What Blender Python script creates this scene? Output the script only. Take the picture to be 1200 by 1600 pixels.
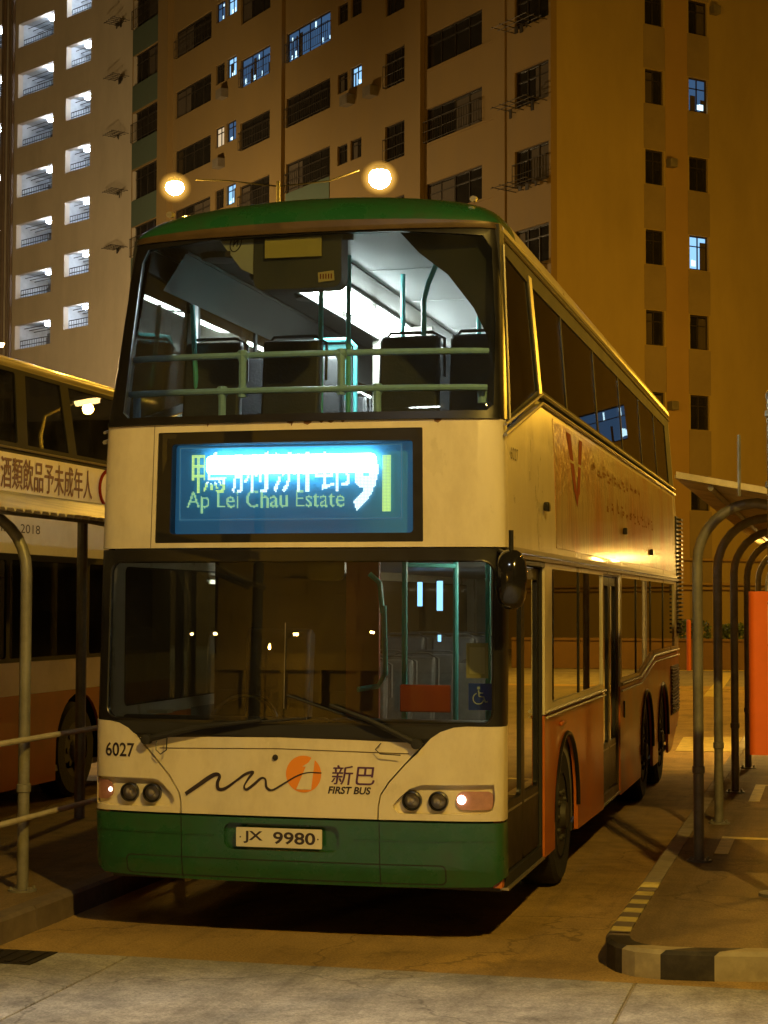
import bpy, bmesh, math, random
from mathutils import Vector, Matrix
from mathutils.geometry import tessellate_polygon
random.seed(7)
R = math.radians
for o in list(bpy.data.objects): bpy.data.objects.remove(o)
scn = bpy.context.scene
col = scn.collection

# ------------------------------------------------------------------ camera
YAW, PITCH, ROLL = 0.2442, 0.0505, 0.0028
fw = Vector((-math.sin(YAW)*math.cos(PITCH), math.cos(YAW)*math.cos(PITCH), math.sin(PITCH)))
rt = Vector((math.cos(YAW), math.sin(YAW), 0)); up = rt.cross(fw)
r2 = rt*math.cos(ROLL)+up*math.sin(ROLL); u2 = up*math.cos(ROLL)-rt*math.sin(ROLL)
cd = bpy.data.cameras.new('camera'); cam = bpy.data.objects.new('camera', cd); col.objects.link(cam)
M = Matrix((( r2.x, u2.x, -fw.x, 3.0909), (r2.y, u2.y, -fw.y, -10.1122), (r2.z, u2.z, -fw.z, 1.9648), (0, 0, 0, 1)))
cam.matrix_world = M
cd.sensor_fit = 'VERTICAL'; cd.sensor_height = 36; cd.lens = 2825.3/1600*36
cd.clip_start = .05; cd.clip_end = 2000
scn.camera = cam

# ------------------------------------------------------------------ night sky
w = bpy.data.worlds.new("World"); scn.world = w; w.use_nodes = True
nt = w.node_tree; nt.nodes.clear()
sky = nt.nodes.new('ShaderNodeTexSky'); sky.sky_type = 'NISHITA'; sky.sun_disc = False
sky.sun_elevation = R(-6); sky.sun_rotation = R(200)
mixc = nt.nodes.new('ShaderNodeMix'); mixc.data_type = 'RGBA'; mixc.blend_type = 'ADD'; mixc.inputs[0].default_value = 1
mixc.inputs[7].default_value = (.30, .15, .03, 1)          # sodium glow of the city in the night air
bg = nt.nodes.new('ShaderNodeBackground'); bg.inputs[1].default_value = .06
out = nt.nodes.new('ShaderNodeOutputWorld')
nt.links.new(sky.outputs[0], mixc.inputs[6]); nt.links.new(mixc.outputs[2], bg.inputs[0]); nt.links.new(bg.outputs[0], out.inputs[0])
scn.view_settings.view_transform = 'Standard'; scn.view_settings.look = 'None'
scn.view_settings.exposure = 0.0; scn.view_settings.gamma = 1.0
scn.render.engine = 'CYCLES'
try:
    scn.cycles.use_denoising = True; scn.cycles.denoiser = 'OPENIMAGEDENOISE'
except Exception: pass
scn.cycles.max_bounces = 8; scn.cycles.transparent_max_bounces = 24; scn.cycles.sample_clamp_indirect = 4.0
scn.cycles.caustics_reflective = False; scn.cycles.caustics_refractive = False

SODIUM = (1.0, .50, .03)
WARM = (1.0, .63, .11)
def lamp(name, loc, power, color, parent=None, radius=.12, spot=None, direction=None, blend=.5):
    d = bpy.data.lights.new(name, 'SPOT' if spot else 'POINT'); d.energy = power; d.color = color; d.shadow_soft_size = radius
    if spot: d.spot_size = R(spot); d.spot_blend = blend
    o = bpy.data.objects.new(name, d); col.objects.link(o); o.location = loc
    if direction is not None: o.rotation_euler = Vector(direction).to_track_quat('-Z', 'Y').to_euler()
    if parent: o.parent = parent
    return o

# ------------------------------------------------------------------ tags
def tag(o, label=None, cat=None, group=None, kind=None):
    if label: o['label'] = label
    if cat: o['category'] = cat
    if group: o['group'] = group
    if kind: o['kind'] = kind
    return o
def empty(name, loc=(0, 0, 0), rz=0, label=None, cat=None, group=None):
    o = bpy.data.objects.new(name, None); col.objects.link(o); o.location = loc; o.rotation_euler = (0, 0, rz)
    o.empty_display_size = .2
    return tag(o, label, cat, group)

# ------------------------------------------------------------------ materials
def mat(name, c, rough=.5, metal=0, var=.0, scale=4, vscale=None, bump=0, bscale=40, coat=0, dirt=None, dirt_amt=0, dscale=1.5, spec=.5, stretch=(1, 1, 1)):
    m = bpy.data.materials.new(name); m.use_nodes = True; t = m.node_tree; n = t.nodes; L = t.links
    b = n['Principled BSDF']; b.inputs['Base Color'].default_value = (*c, 1); b.inputs['Roughness'].default_value = rough
    b.inputs['Metallic'].default_value = metal; b.inputs['Coat Weight'].default_value = coat; b.inputs['Specular IOR Level'].default_value = spec
    if var or bump or dirt_amt:
        tc = n.new('ShaderNodeTexCoord'); mp = n.new('ShaderNodeMapping'); mp.inputs['Scale'].default_value = stretch
        L.new(tc.outputs['Object'], mp.inputs[0])
    src = None
    if var:
        nz = n.new('ShaderNodeTexNoise'); nz.inputs['Scale'].default_value = scale; nz.inputs['Detail'].default_value = 6; nz.inputs['Roughness'].default_value = .65
        L.new(mp.outputs[0], nz.inputs[0])
        mr = n.new('ShaderNodeMapRange'); mr.inputs[1].default_value = .3; mr.inputs[2].default_value = .7
        mr.inputs[3].default_value = 1-var; mr.inputs[4].default_value = 1+var*.6; L.new(nz.outputs[0], mr.inputs[0])
        mx = n.new('ShaderNodeMix'); mx.data_type = 'RGBA'; mx.blend_type = 'MULTIPLY'; mx.inputs[0].default_value = 1
        mx.inputs[6].default_value = (*c, 1); L.new(mr.outputs[0], mx.inputs[7]); src = mx.outputs[2]
        mr2 = n.new('ShaderNodeMapRange'); mr2.inputs[3].default_value = max(.02, rough-.12); mr2.inputs[4].default_value = min(1, rough+.12)
        L.new(nz.outputs[0], mr2.inputs[0]); L.new(mr2.outputs[0], b.inputs['Roughness'])
    if dirt_amt:
        nd = n.new('ShaderNodeTexNoise'); nd.inputs['Scale'].default_value = dscale; nd.inputs['Detail'].default_value = 8; nd.inputs['Roughness'].default_value = .7
        L.new(mp.outputs[0], nd.inputs[0])
        rr = n.new('ShaderNodeMapRange'); rr.inputs[1].default_value = .45; rr.inputs[2].default_value = .75; rr.inputs[4].default_value = dirt_amt
        L.new(nd.outputs[0], rr.inputs[0])
        md = n.new('ShaderNodeMix'); md.data_type = 'RGBA'; L.new(rr.outputs[0], md.inputs[0])
        if src: L.new(src, md.inputs[6])
        else: md.inputs[6].default_value = (*c, 1)
        md.inputs[7].default_value = (*(dirt or (.05, .04, .03)), 1); src = md.outputs[2]
    if src: L.new(src, b.inputs['Base Color'])
    if bump:
        nb = n.new('ShaderNodeTexNoise'); nb.inputs['Scale'].default_value = bscale; nb.inputs['Detail'].default_value = 5
        L.new(mp.outputs[0], nb.inputs[0]); bp = n.new('ShaderNodeBump'); bp.inputs['Strength'].default_value = bump; bp.inputs['Distance'].default_value = .02
        L.new(nb.outputs[0], bp.inputs['Height']); L.new(bp.outputs[0], b.inputs['Normal'])
    return m
def emit(name, c, s, base=(.02, .02, .02)):
    m = bpy.data.materials.new(name); m.use_nodes = True; b = m.node_tree.nodes['Principled BSDF']
    b.inputs['Base Color'].default_value = (*base, 1); b.inputs['Emission Color'].default_value = (*c, 1); b.inputs['Emission Strength'].default_value = s
    return m
def glass(name, tint=(.8, .85, .82), refl=1.0, rough=.0, dust=0.0):
    m = bpy.data.materials.new(name); m.use_nodes = True; t = m.node_tree; n = t.nodes; L = t.links; n.clear()
    o = n.new('ShaderNodeOutputMaterial'); tr = n.new('ShaderNodeBsdfTransparent'); tr.inputs[0].default_value = (*tint, 1)
    gl = n.new('ShaderNodeBsdfGlossy'); gl.inputs['Roughness'].default_value = rough
    fr = n.new('ShaderNodeFresnel'); fr.inputs[0].default_value = 1.5
    ml = n.new('ShaderNodeMath'); ml.operation = 'MULTIPLY'; ml.inputs[1].default_value = refl; ml.use_clamp = True
    mx = n.new('ShaderNodeMixShader'); L.new(fr.outputs[0], ml.inputs[0]); L.new(ml.outputs[0], mx.inputs[0])
    base = tr.outputs[0]
    if dust:
        df = n.new('ShaderNodeBsdfDiffuse'); df.inputs[0].default_value = (.35, .33, .3, 1)
        nz = n.new('ShaderNodeTexNoise'); nz.inputs['Scale'].default_value = 3; nz.inputs['Detail'].default_value = 8
        tc = n.new('ShaderNodeTexCoord'); L.new(tc.outputs['Object'], nz.inputs[0])
        mr = n.new('ShaderNodeMapRange'); mr.inputs[1].default_value = .35; mr.inputs[2].default_value = .8; mr.inputs[3].default_value = dust*.3; mr.inputs[4].default_value = dust*1.5
        L.new(nz.outputs[0], mr.inputs[0])
        m2 = n.new('ShaderNodeMixShader'); L.new(mr.outputs[0], m2.inputs[0]); L.new(tr.outputs[0], m2.inputs[1]); L.new(df.outputs[0], m2.inputs[2]); base = m2.outputs[0]
    L.new(base, mx.inputs[1]); L.new(gl.outputs[0], mx.inputs[2]); L.new(mx.outputs[0], o.inputs[0])
    return m
CREAM = (.72, .64, .45)
m_cream = mat('bus_cream_paint', CREAM, .30, var=.09, scale=2.0, coat=.35, dirt=(.30, .21, .10), dirt_amt=.32, dscale=3.5, bump=.05, bscale=3, stretch=(1.2, 1.2, .6))
m_green = mat('bus_green_paint', (.014, .10, .034), .28, var=.3, scale=3.5, coat=.5, dirt=(.03, .03, .02), dirt_amt=.7, dscale=3.5, bump=.04, bscale=3)
m_orange = mat('bus_orange_paint', (.60, .16, .015), .38, var=.15, scale=1.6, coat=.25, dirt=(.12, .06, .03), dirt_amt=.35, dscale=1.5, bump=.06, bscale=2.5)
m_black = mat('black_rubber_trim', (.012, .011, .01), .35, var=.3, scale=8)
m_blackm = mat('black_matt', (.015, .014, .012), .75, var=.3, scale=5)
m_dark = mat('dark_interior_plastic', (.045, .042, .036), .6, var=.2, scale=5)
m_alu = mat('aluminium_trim', (.42, .39, .32), .42, .8, var=.15, scale=12)
m_tyre = mat('tyre_rubber', (.022, .02, .018), .8, var=.3, scale=20, bump=.4, bscale=50)
m_rim = mat('wheel_rim_paint', (.055, .05, .04), .6, .2, var=.3, scale=10)
m_ad = None
m_rail = mat('pale_green_rail', (.40, .64, .92), .35, var=.1, scale=20)  # blue raised in the colour to stand for white cabin light
m_teal = mat('teal_pole_paint', (.14, .62, .62), .35, var=.1, scale=20)
m_seatlow = mat('grey_seat_vinyl', (.20, .19, .17), .5, var=.25, scale=15)
m_seat = mat('dark_seat_vinyl', (.035, .035, .04), .55, var=.25, scale=15, bump=.2, bscale=60)
m_seatfab = mat('seat_fabric', (.22, .20, .24), .9, var=.35, scale=30)
m_white_in = mat('white_ceiling_panel', (.82, .84, .84), .45, var=.05, scale=3)
m_grey_in = mat('grey_lining', (.30, .29, .25), .55, var=.12, scale=3)
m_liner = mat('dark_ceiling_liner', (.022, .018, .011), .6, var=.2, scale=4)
m_conc = None
m_steel = mat('galvanised_paint', (.24, .23, .175), .45, .25, var=.25, scale=6, dirt=(.07, .05, .03), dirt_amt=.6, dscale=5)
m_rail_st = mat('stainless_rail', (.66, .60, .44), .22, .25, var=.15, scale=10)
m_head = mat('lamp_chrome', (.55, .50, .42), .35, .6)
m_lens = glass('lamp_lens', (.9, .9, .9), 1.2)
m_glass = glass('windscreen_glass', (.82, .86, .82), 1.1, dust=.02)
m_glass_s = glass('side_glass', (.42, .45, .42), 2.2, dust=.05)
m_glass_u = glass('upper_side_glass', (.85, .88, .85), 1.1, dust=.05)
m_glass_o = glass('offside_glass', (.42, .45, .42), .5, dust=.05)
m_glass_d = glass('destination_glass', (.9, .92, .92), 1.0)
m_text = mat('black_lettering', (.03, .02, .025), .4)
m_purple = mat('purple_lettering', (.09, .03, .11), .4)
m_logo = mat('orange_emblem', (.80, .26, .02), .4)

# ------------------------------------------------------------------ mesh builder
class MB:
    def __init__(s): s.v = []; s.f = []; s.m = []
    def add(s, vs, fs, mi=0):
        b = len(s.v); s.v += [tuple(v) for v in vs]; s.f += [tuple(b+i for i in f) for f in fs]; s.m += [mi]*len(fs); return s
    def box(s, x0, x1, y0, y1, z0, z1, mi=0):
        x0, x1 = sorted((x0, x1)); y0, y1 = sorted((y0, y1)); z0, z1 = sorted((z0, z1))
        vs = [(x, y, z) for z in (z0, z1) for y in (y0, y1) for x in (x0, x1)]
        return s.add(vs, [(0, 2, 3, 1), (4, 5, 7, 6), (0, 1, 5, 4), (2, 6, 7, 3), (0, 4, 6, 2), (1, 3, 7, 5)], mi)
    def tube(s, pts, r, seg=10, mi=0, closed=False):
        pts = [Vector(p) for p in pts]; n = len(pts); rings = []
        rr = r if isinstance(r, (list, tuple)) else [r]*n
        prev = None
        for i, p in enumerate(pts):
            a = pts[(i-1) % n] if (i or closed) else p; b = pts[(i+1) % n] if (i < n-1 or closed) else p
            t = (b-a).normalized()
            if prev is None:
                ref = Vector((0, 0, 1)) if abs(t.z) < .9 else Vector((1, 0, 0)); u = t.cross(ref).normalized()
            else: u = (prev - t*prev.dot(t)).normalized()
            prev = u; q = t.cross(u)
            rings.append([p+(u*math.cos(k*2*math.pi/seg)+q*math.sin(k*2*math.pi/seg))*rr[i] for k in range(seg)])
        vs = [v for g in rings for v in g]; fs = []
        for i in range(n if closed else n-1):
            j = (i+1) % n
            for k in range(seg): fs.append((i*seg+k, i*seg+(k+1) % seg, j*seg+(k+1) % seg, j*seg+k))
        if not closed:
            fs.append(tuple(reversed(range(seg)))); fs.append(tuple((n-1)*seg+k for k in range(seg)))
        return s.add(vs, fs, mi)
    def lathe(s, prof, c, axis='z', seg=32, mi=0, cap=True):
        vs = []; n = len(prof)
        for k in range(seg):
            a = 2*math.pi*k/seg; ca, sa = math.cos(a), math.sin(a)
            for r, h in prof:
                if axis == 'z': v = (r*ca, r*sa, h)
                elif axis == 'x': v = (h, r*ca, r*sa)
                else: v = (r*sa, h, r*ca)
                vs.append((v[0]+c[0], v[1]+c[1], v[2]+c[2]))
        fs = [(k*n+i, ((k+1) % seg)*n+i, ((k+1) % seg)*n+i+1, k*n+i+1) for k in range(seg) for i in range(n-1)]
        if cap and prof[0][0] > 1e-6: fs.append(tuple(k*n for k in reversed(range(seg))))
        if cap and prof[-1][0] > 1e-6: fs.append(tuple(k*n+n-1 for k in range(seg)))
        return s.add(vs, fs, mi)
    def prism(s, poly, y0, y1, plane='xz', mi=0):
        n = len(poly)
        def P(a, b, h): return (a, h, b) if plane == 'xz' else ((h, a, b) if plane == 'yz' else (a, b, h))
        vs = [P(a, b, y0) for a, b in poly]+[P(a, b, y1) for a, b in poly]
        tr = tessellate_polygon([[Vector((a, b, 0)) for a, b in poly]])
        fs = [tuple(t) for t in tr]+[tuple(n+i for i in reversed(t)) for t in tr]
        fs += [(i, (i+1) % n, n+(i+1) % n, n+i) for i in range(n)]
        return s.add(vs, fs, mi)
    def build(s, name, m, parent=None, smooth=True, bevel=0, angle=35, recalc=True, loc=None):
        me = bpy.data.meshes.new(name); me.from_pydata(s.v, [], s.f)
        for x in (m if isinstance(m, (list, tuple)) else [m]): me.materials.append(x)
        for p, k in zip(me.polygons, s.m): p.material_index = k
        bm = bmesh.new(); bm.from_mesh(me)
        bmesh.ops.remove_doubles(bm, verts=bm.verts, dist=1e-5)
        if recalc: bmesh.ops.recalc_face_normals(bm, faces=bm.faces)
        bm.to_mesh(me); bm.free()
        if smooth:
            me.shade_smooth(); me.set_sharp_from_angle(angle=R(angle))
        o = bpy.data.objects.new(name, me); col.objects.link(o)
        if parent: o.parent = parent
        if loc: o.location = loc
        if bevel:
            b = o.modifiers.new('bevel', 'BEVEL'); b.width = bevel; b.segments = 2; b.limit_method = 'ANGLE'; b.angle_limit = R(40)
        return o
def copy_tree(o, parent=None, loc=None):
    c = o.copy(); col.objects.link(c)
    if parent: c.parent = parent
    if loc is not None: c.location = loc
    for ch in o.children: copy_tree(ch, c)
    return c
def rrect(x0, z0, x1, z1, r, n=6):
    rs = r if isinstance(r, (list, tuple)) else [r]*4
    pts = []
    for (cx, cz, a0), q in zip(((x0, z0, 180), (x1, z0, 270), (x1, z1, 0), (x0, z1, 90)), rs):
        ccx = cx+(q if cx == x0 else -q); ccz = cz+(q if cz == z0 else -q)
        for k in range(n+1):
            a = R(a0+90*k/n); pts.append((ccx+q*math.cos(a), ccz+q*math.sin(a)))
    return pts
def circle(cx, cz, rx, rz=None, n=28):
    rz = rz or rx
    return [(cx+rx*math.cos(2*math.pi*k/n), cz+rz*math.sin(2*math.pi*k/n)) for k in range(n)]
def lerp(tab, z):
    if z <= tab[0][0]: return tab[0][1]
    for (a, p), (b, q) in zip(tab, tab[1:]):
        if z <= b: return p+(q-p)*(z-a)/(b-a)
    return tab[-1][1]
# bus body: half width and front face as functions of height
YF = [(.3, .06), (.45, .02), (.72, .0), (1.26, .0), (2.3, .05), (3.02, .07), (3.1, .08), (4.2, .33), (4.24, .35)]
WB = [(0, 1.25), (2.3, 1.25), (3.0, 1.235), (4.24, 1.165)]
def W(z): return lerp(WB, z)
def F(x, z):
    q = min(abs(x)/W(z), .99999)
    return lerp(YF, z)+.19*(1-(1-q**6)**.1667)+.06*q*q
XC = sorted(set([s*v for v in (0, .2, .4, .6, .8, .92, 1.02, 1.1, 1.15, 1.19, 1.215, 1.233, 1.243, 1.2485) for s in (-1, 1)]))
ZC = [.35, .45, .6, 1.7, 2.3, 3.02, 3.3, 3.7, 4.0, 4.2]
def patch(name, outer, holes, mapf, m, parent, th=.03, ucuts=(), vcuts=(), smooth=True, inward=None):
    """a sheet of real thickness cut from a 2D outline with holes and laid on a body surface: mapf(u, v, depth) -> point"""
    loops = [[Vector((a, b, 0)) for a, b in l] for l in [outer]+list(holes)]
    vs = [p for l in loops for p in l]
    bm = bmesh.new(); bv = [bm.verts.new(p) for p in vs]
    for t in tessellate_polygon(loops):
        try: bm.faces.new([bv[i] for i in t])
        except ValueError: pass
    for c in ucuts: bmesh.ops.bisect_plane(bm, geom=bm.verts[:]+bm.edges[:]+bm.faces[:], plane_co=(c, 0, 0), plane_no=(1, 0, 0), dist=1e-5)
    for c in vcuts: bmesh.ops.bisect_plane(bm, geom=bm.verts[:]+bm.edges[:]+bm.faces[:], plane_co=(0, c, 0), plane_no=(0, 1, 0), dist=1e-5)
    bm.verts.index_update(); n = len(bm.verts)
    V = [mapf(v.co.x, v.co.y, 0) for v in bm.verts]; B = [mapf(v.co.x, v.co.y, th) for v in bm.verts]
    Fs = [tuple(v.index for v in f.verts) for f in bm.faces]
    fs = list(Fs)+[tuple(n+i for i in reversed(f)) for f in Fs]
    for e in bm.edges:
        if len(e.link_faces) == 1: a, b = e.verts[0].index, e.verts[1].index; fs.append((a, b, n+b, n+a))
    bm.free(); mb = MB(); mb.add(V+B, fs)
    return mb.build(name, m, parent, smooth, angle=30)
def fmap(off=0.0):                                # front: u is x on a 1.25 half width
    def f(u, v, d):
        x = u/1.25*W(v); return (x*(1-d*.02 if abs(u) > 1.2 else 1), F(x, v)+off+d, v)
    return f
def front(name, outer, holes, m, parent, off=0.0, th=.03):
    return patch(name, outer, holes, fmap(off), m, parent, th, XC, ZC)
def smap(side=1, off=0.0):                        # sides: u is y
    def f(u, v, d): return (side*(W(v)+off-d), u, v)
    return f
def sidep(name, outer, holes, m, parent, side=1, off=0.0, th=.035):
    return patch(name, outer, holes, smap(side, off), m, parent, th, (), (2.3, 3.0))
def text_tris(body, size, shear=0, bold=0, space=1, align='LEFT'):
    c = bpy.data.curves.new('t', 'FONT'); c.body = body; c.size = size; c.shear = shear; c.offset = bold; c.space_character = space; c.align_x = align; c.resolution_u = 4
    o = bpy.data.objects.new('t', c); col.objects.link(o)
    dg = bpy.context.evaluated_depsgraph_get(); me = bpy.data.meshes.new_from_object(o.evaluated_get(dg))
    vs = [(v.co.x, v.co.y) for v in me.vertices]; fs = [tuple(p.vertices) for p in me.polygons]
    bpy.data.objects.remove(o); bpy.data.meshes.remove(me)
    return vs, fs
def text(name, body, size, place, m, parent, width=None, height=None, **k):
    """lettering as thin raised mesh; place(a, b) -> point for text coordinates; width/height rescale it"""
    vs, fs = text_tris(body, size, **k)
    if not vs: return None
    x0 = min(v[0] for v in vs); x1 = max(v[0] for v in vs); y0 = min(v[1] for v in vs); y1 = max(v[1] for v in vs)
    sx = width/(x1-x0) if width else 1; sy = height/(y1-y0) if height else 1
    mb = MB(); mb.add([place((a-x0)*sx, (b-y0)*sy) for a, b in vs], fs)
    return mb.build(name, m, parent, smooth=False, recalc=False)
def ribbon(pts, widths, place):
    mb = MB(); vs = []
    for i, (x, z) in enumerate(pts):
        a = pts[max(0, i-1)]; b = pts[min(len(pts)-1, i+1)]; dx, dz = b[0]-a[0], b[1]-a[1]; l = math.hypot(dx, dz) or 1
        nx, nz = -dz/l*widths[i]/2, dx/l*widths[i]/2
        vs += [place(x+nx, z+nz), place(x-nx, z-nz)]
    mb.add(vs, [(2*i, 2*i+1, 2*i+3, 2*i+2) for i in range(len(pts)-1)]); return mb
def smoothpts(p, n=5):
    o = []
    for i in range(len(p)-1):
        a, b, c, d = p[max(0, i-1)], p[i], p[i+1], p[min(len(p)-1, i+2)]
        for k in range(n):
            t = k/n
            o.append(tuple(.5*(2*b[j]+(c[j]-a[j])*t+(2*a[j]-5*b[j]+4*c[j]-d[j])*t*t+(3*b[j]-a[j]-3*c[j]+d[j])*t**3) for j in (0, 1)))
    return o+[p[-1]]

# ================================================================== SETTING
def ground_mat(name, c, joints=False, var=.3, oil=.0, rough=.75, spots=0):
    m = mat(name, c, rough, var=var, scale=3.5, bump=.5, bscale=60, dirt=(c[0]*.35, c[1]*.32, c[2]*.3), dirt_amt=.75+oil, dscale=.9)
    t = m.node_tree; n = t.nodes; L = t.links; b = n['Principled BSDF']
    src = b.inputs['Base Color'].links[0].from_socket
    tc = n.new('ShaderNodeTexCoord'); last = src
    def layer(scale, detail, lo, hi, a, b_, st=(1, 1, 1), vor=False):
        nonlocal last
        mp = n.new('ShaderNodeMapping'); mp.inputs['Scale'].default_value = st; L.new(tc.outputs['Object'], mp.inputs[0])
        if vor:
            nz = n.new('ShaderNodeTexVoronoi'); nz.feature = 'DISTANCE_TO_EDGE'; nz.inputs['Scale'].default_value = scale
            wn = n.new('ShaderNodeTexNoise'); wn.inputs['Scale'].default_value = 2.5; wn.inputs['Detail'].default_value = 6; L.new(mp.outputs[0], wn.inputs[0])
            ad_ = n.new('ShaderNodeMix'); ad_.data_type = 'RGBA'; ad_.blend_type = 'ADD'; ad_.inputs[0].default_value = .55; L.new(mp.outputs[0], ad_.inputs[6]); L.new(wn.outputs['Color'], ad_.inputs[7]); L.new(ad_.outputs[2], nz.inputs[0])
        else:
            nz = n.new('ShaderNodeTexNoise'); nz.inputs['Scale'].default_value = scale; nz.inputs['Detail'].default_value = detail; nz.inputs['Roughness'].default_value = .7; L.new(mp.outputs[0], nz.inputs[0])
        mr = n.new('ShaderNodeMapRange'); mr.inputs[1].default_value = lo; mr.inputs[2].default_value = hi; mr.inputs[3].default_value = a; mr.inputs[4].default_value = b_
        L.new(nz.outputs[0], mr.inputs[0])
        mx = n.new('ShaderNodeMix'); mx.data_type = 'RGBA'; mx.blend_type = 'MULTIPLY'; mx.inputs[0].default_value = 1
        L.new(last, mx.inputs[6]); L.new(mr.outputs[0], mx.inputs[7]); last = mx.outputs[2]
    layer(75, 3, .35, .65, .68, 1.22)                     # aggregate
    layer(2.2, 6, .56, .70, 1, .62)                       # oil spots and patches
    layer(1.3, 4, .52, .72, 1, .72, (3.2, .22, 1))        # long tyre marks
    layer(.42, 1, 0, .006, .55, 1, vor=True)              # fine cracks
    L.new(last, b.inputs['Base Color'])
    return m
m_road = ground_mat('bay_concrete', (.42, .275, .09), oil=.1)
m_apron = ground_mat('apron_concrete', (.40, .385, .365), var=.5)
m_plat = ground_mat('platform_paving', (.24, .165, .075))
m_far = ground_mat('yard_concrete', (.30, .26, .19))
def sheet(name, x0, x1, y0, y1, z, m, nx=1):
    mb = MB(); mb.add([(x0, y0, z), (x1, y0, z), (x1, y1, z), (x0, y1, z)], [(0, 1, 2, 3)])
    return tag(mb.build(name, m, None, False, recalc=False), kind='structure')
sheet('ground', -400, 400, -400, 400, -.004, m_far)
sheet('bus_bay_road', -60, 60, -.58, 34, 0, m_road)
# apron of cast slabs with real open joints between them
mb = MB(); xs = [-14.73, -9.13, -6.33, -3.53, -.73, 2.07, 4.87, 7.67, 13]; ys = [-20, -14.2, -9.6, -5.1, -.6]
for a, b in zip(xs, xs[1:]):
    for c, d in zip(ys, ys[1:]): mb.box(a+.008, b-.008, c+.008, d-.008, -.02, .006)
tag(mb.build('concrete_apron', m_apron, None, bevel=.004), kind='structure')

m_yel = mat('yellow_road_paint', (.62, .50, .16), .6, var=.3, scale=8, dirt=(.2, .15, .07), dirt_amt=.6, dscale=6)
m_wht = mat('white_kerb_paint', (.34, .29, .19), .6, var=.2, scale=8, dirt=(.12, .09, .06), dirt_amt=.6, dscale=5)
m_blk = mat('black_kerb_paint', (.022, .018, .015), .6, var=.4, scale=8, dirt=(.2, .16, .1), dirt_amt=.25, dscale=6)
m_brn = mat('worn_kerb_stone', (.17, .13, .09), .7, var=.3, scale=6, dirt=(.05, .04, .03), dirt_amt=.6, dscale=5)
m_kerb = mat('kerb_stone', (.33, .28, .2), .7, var=.25, scale=5, dirt=(.08, .06, .04), dirt_amt=.6, dscale=4)

# right platform with kerb (rounded nose)
nose = [(1.84, 1.0), (1.84, .2), (1.845, -.02), (1.875, -.2), (1.94, -.33), (2.05, -.42), (2.2, -.46), (2.45, -.44), (2.8, -.36), (3.3, -.24), (4.2, -.08), (6.5, 0)]
def inset(p, d):
    o = []
    for i, (x, y) in enumerate(p):
        a = p[max(0, i-1)]; b = p[min(len(p)-1, i+1)]; dx, dy = b[0]-a[0], b[1]-a[1]; l = math.hypot(dx, dy)
        o.append((x-dy/l*d, y+dx/l*d))
    return o
inn = inset(nose, .13)
mb = MB()
inner = [(1.97, 30)]+[(1.97, 1.0)]+inn[1:]+[(6.5, 30)]
mb.prism(inner, .0, .146, 'xy')
tag(mb.build('bus_platform', m_plat, None, smooth=False), kind='structure')
kb = MB()
# straight kerb stones
def kerbseg(mb, o0, o1, i0, i1, mi, h=.15):
    ch = .02
    def mix(a, b, t): return (a[0]+(b[0]-a[0])*t, a[1]+(b[1]-a[1])*t)
    c0 = mix(o0, i0, .16); c1 = mix(o1, i1, .16)
    vs = [(*o0, 0), (*o1, 0), (*o0, h-ch), (*o1, h-ch), (*c0, h), (*c1, h), (*i0, h), (*i1, h), (*i0, 0), (*i1, 0)]
    mb.add(vs, [(0, 1, 3, 2), (2, 3, 5, 4), (4, 5, 7, 6), (6, 7, 9, 8), (0, 2, 4, 6, 8), (1, 9, 7, 5, 3)], mi)
y = 30.0
while y > 1.95: kerbseg(kb, (1.84, y), (1.84, max(1.9, y-.99)), (1.967, y), (1.967, max(1.9, y-.99)), 3); y -= 1.0
ystr = [1.89, 1.66, 1.49, 1.33, 1.17, 1.01, .85, .69, .53, .37, .21]
for i, (a, b) in enumerate(zip(ystr, ystr[1:])): kerbseg(kb, (1.84, a), (1.84, b), (1.967, a), (1.967, b), 0 if i % 2 == 0 else 2)
def walk(p, s):
    for (a, b) in zip(p, p[1:]):
        l = math.hypot(b[0]-a[0], b[1]-a[1])
        if s <= l: return (a[0]+(b[0]-a[0])*s/l, a[1]+(b[1]-a[1])*s/l)
        s -= l
    return p[-1]
op = nose[1:]; ip = inn[1:]
op = [(1.84, .21)]+nose[2:]; ip = [(1.967, .21)]+[(max(1.967, a), b) for a, b in inn[2:]]
ol = sum(math.hypot(b[0]-a[0], b[1]-a[1]) for a, b in zip(op, op[1:])); il = sum(math.hypot(b[0]-a[0], b[1]-a[1]) for a, b in zip(ip, ip[1:]))
bounds = [0, .15, .28, .60, .84, 1.12, 1.44, 1.8, 2.2, 2.6, 3.0, ol]
cols = [0, 2, 1, 4, 1, 4, 1, 4, 1, 4, 1]
for i, (a, b) in enumerate(zip(bounds, bounds[1:])):
    k = 5
    for j in range(k):
        s0 = a+(b-a)*j/k; s1 = a+(b-a)*(j+1)/k
        kerbseg(kb, walk(op, s0), walk(op, s1), walk(ip, s0/ol*il), walk(ip, s1/ol*il), cols[i])
tag(kb.build('platform_kerb', [m_yel, m_blk, m_brn, m_kerb, m_wht], None, angle=25), kind='structure')
# left platform
mb = MB(); mb.prism([(-1.7, -9), (-1.7, 40), (-3.75, 40), (-3.75, -9)], 0, .146, 'xy')
tag(mb.build('left_platform', m_plat, None, smooth=False), kind='structure')
kb = MB(); y = 40
while y > -9: kerbseg(kb, (-1.57, y), (-1.57, y-.99), (-1.697, y), (-1.697, y-.99), 0); y -= 1
tag(kb.build('left_platform_kerb', [m_brn], None, angle=25), kind='structure')
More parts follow.
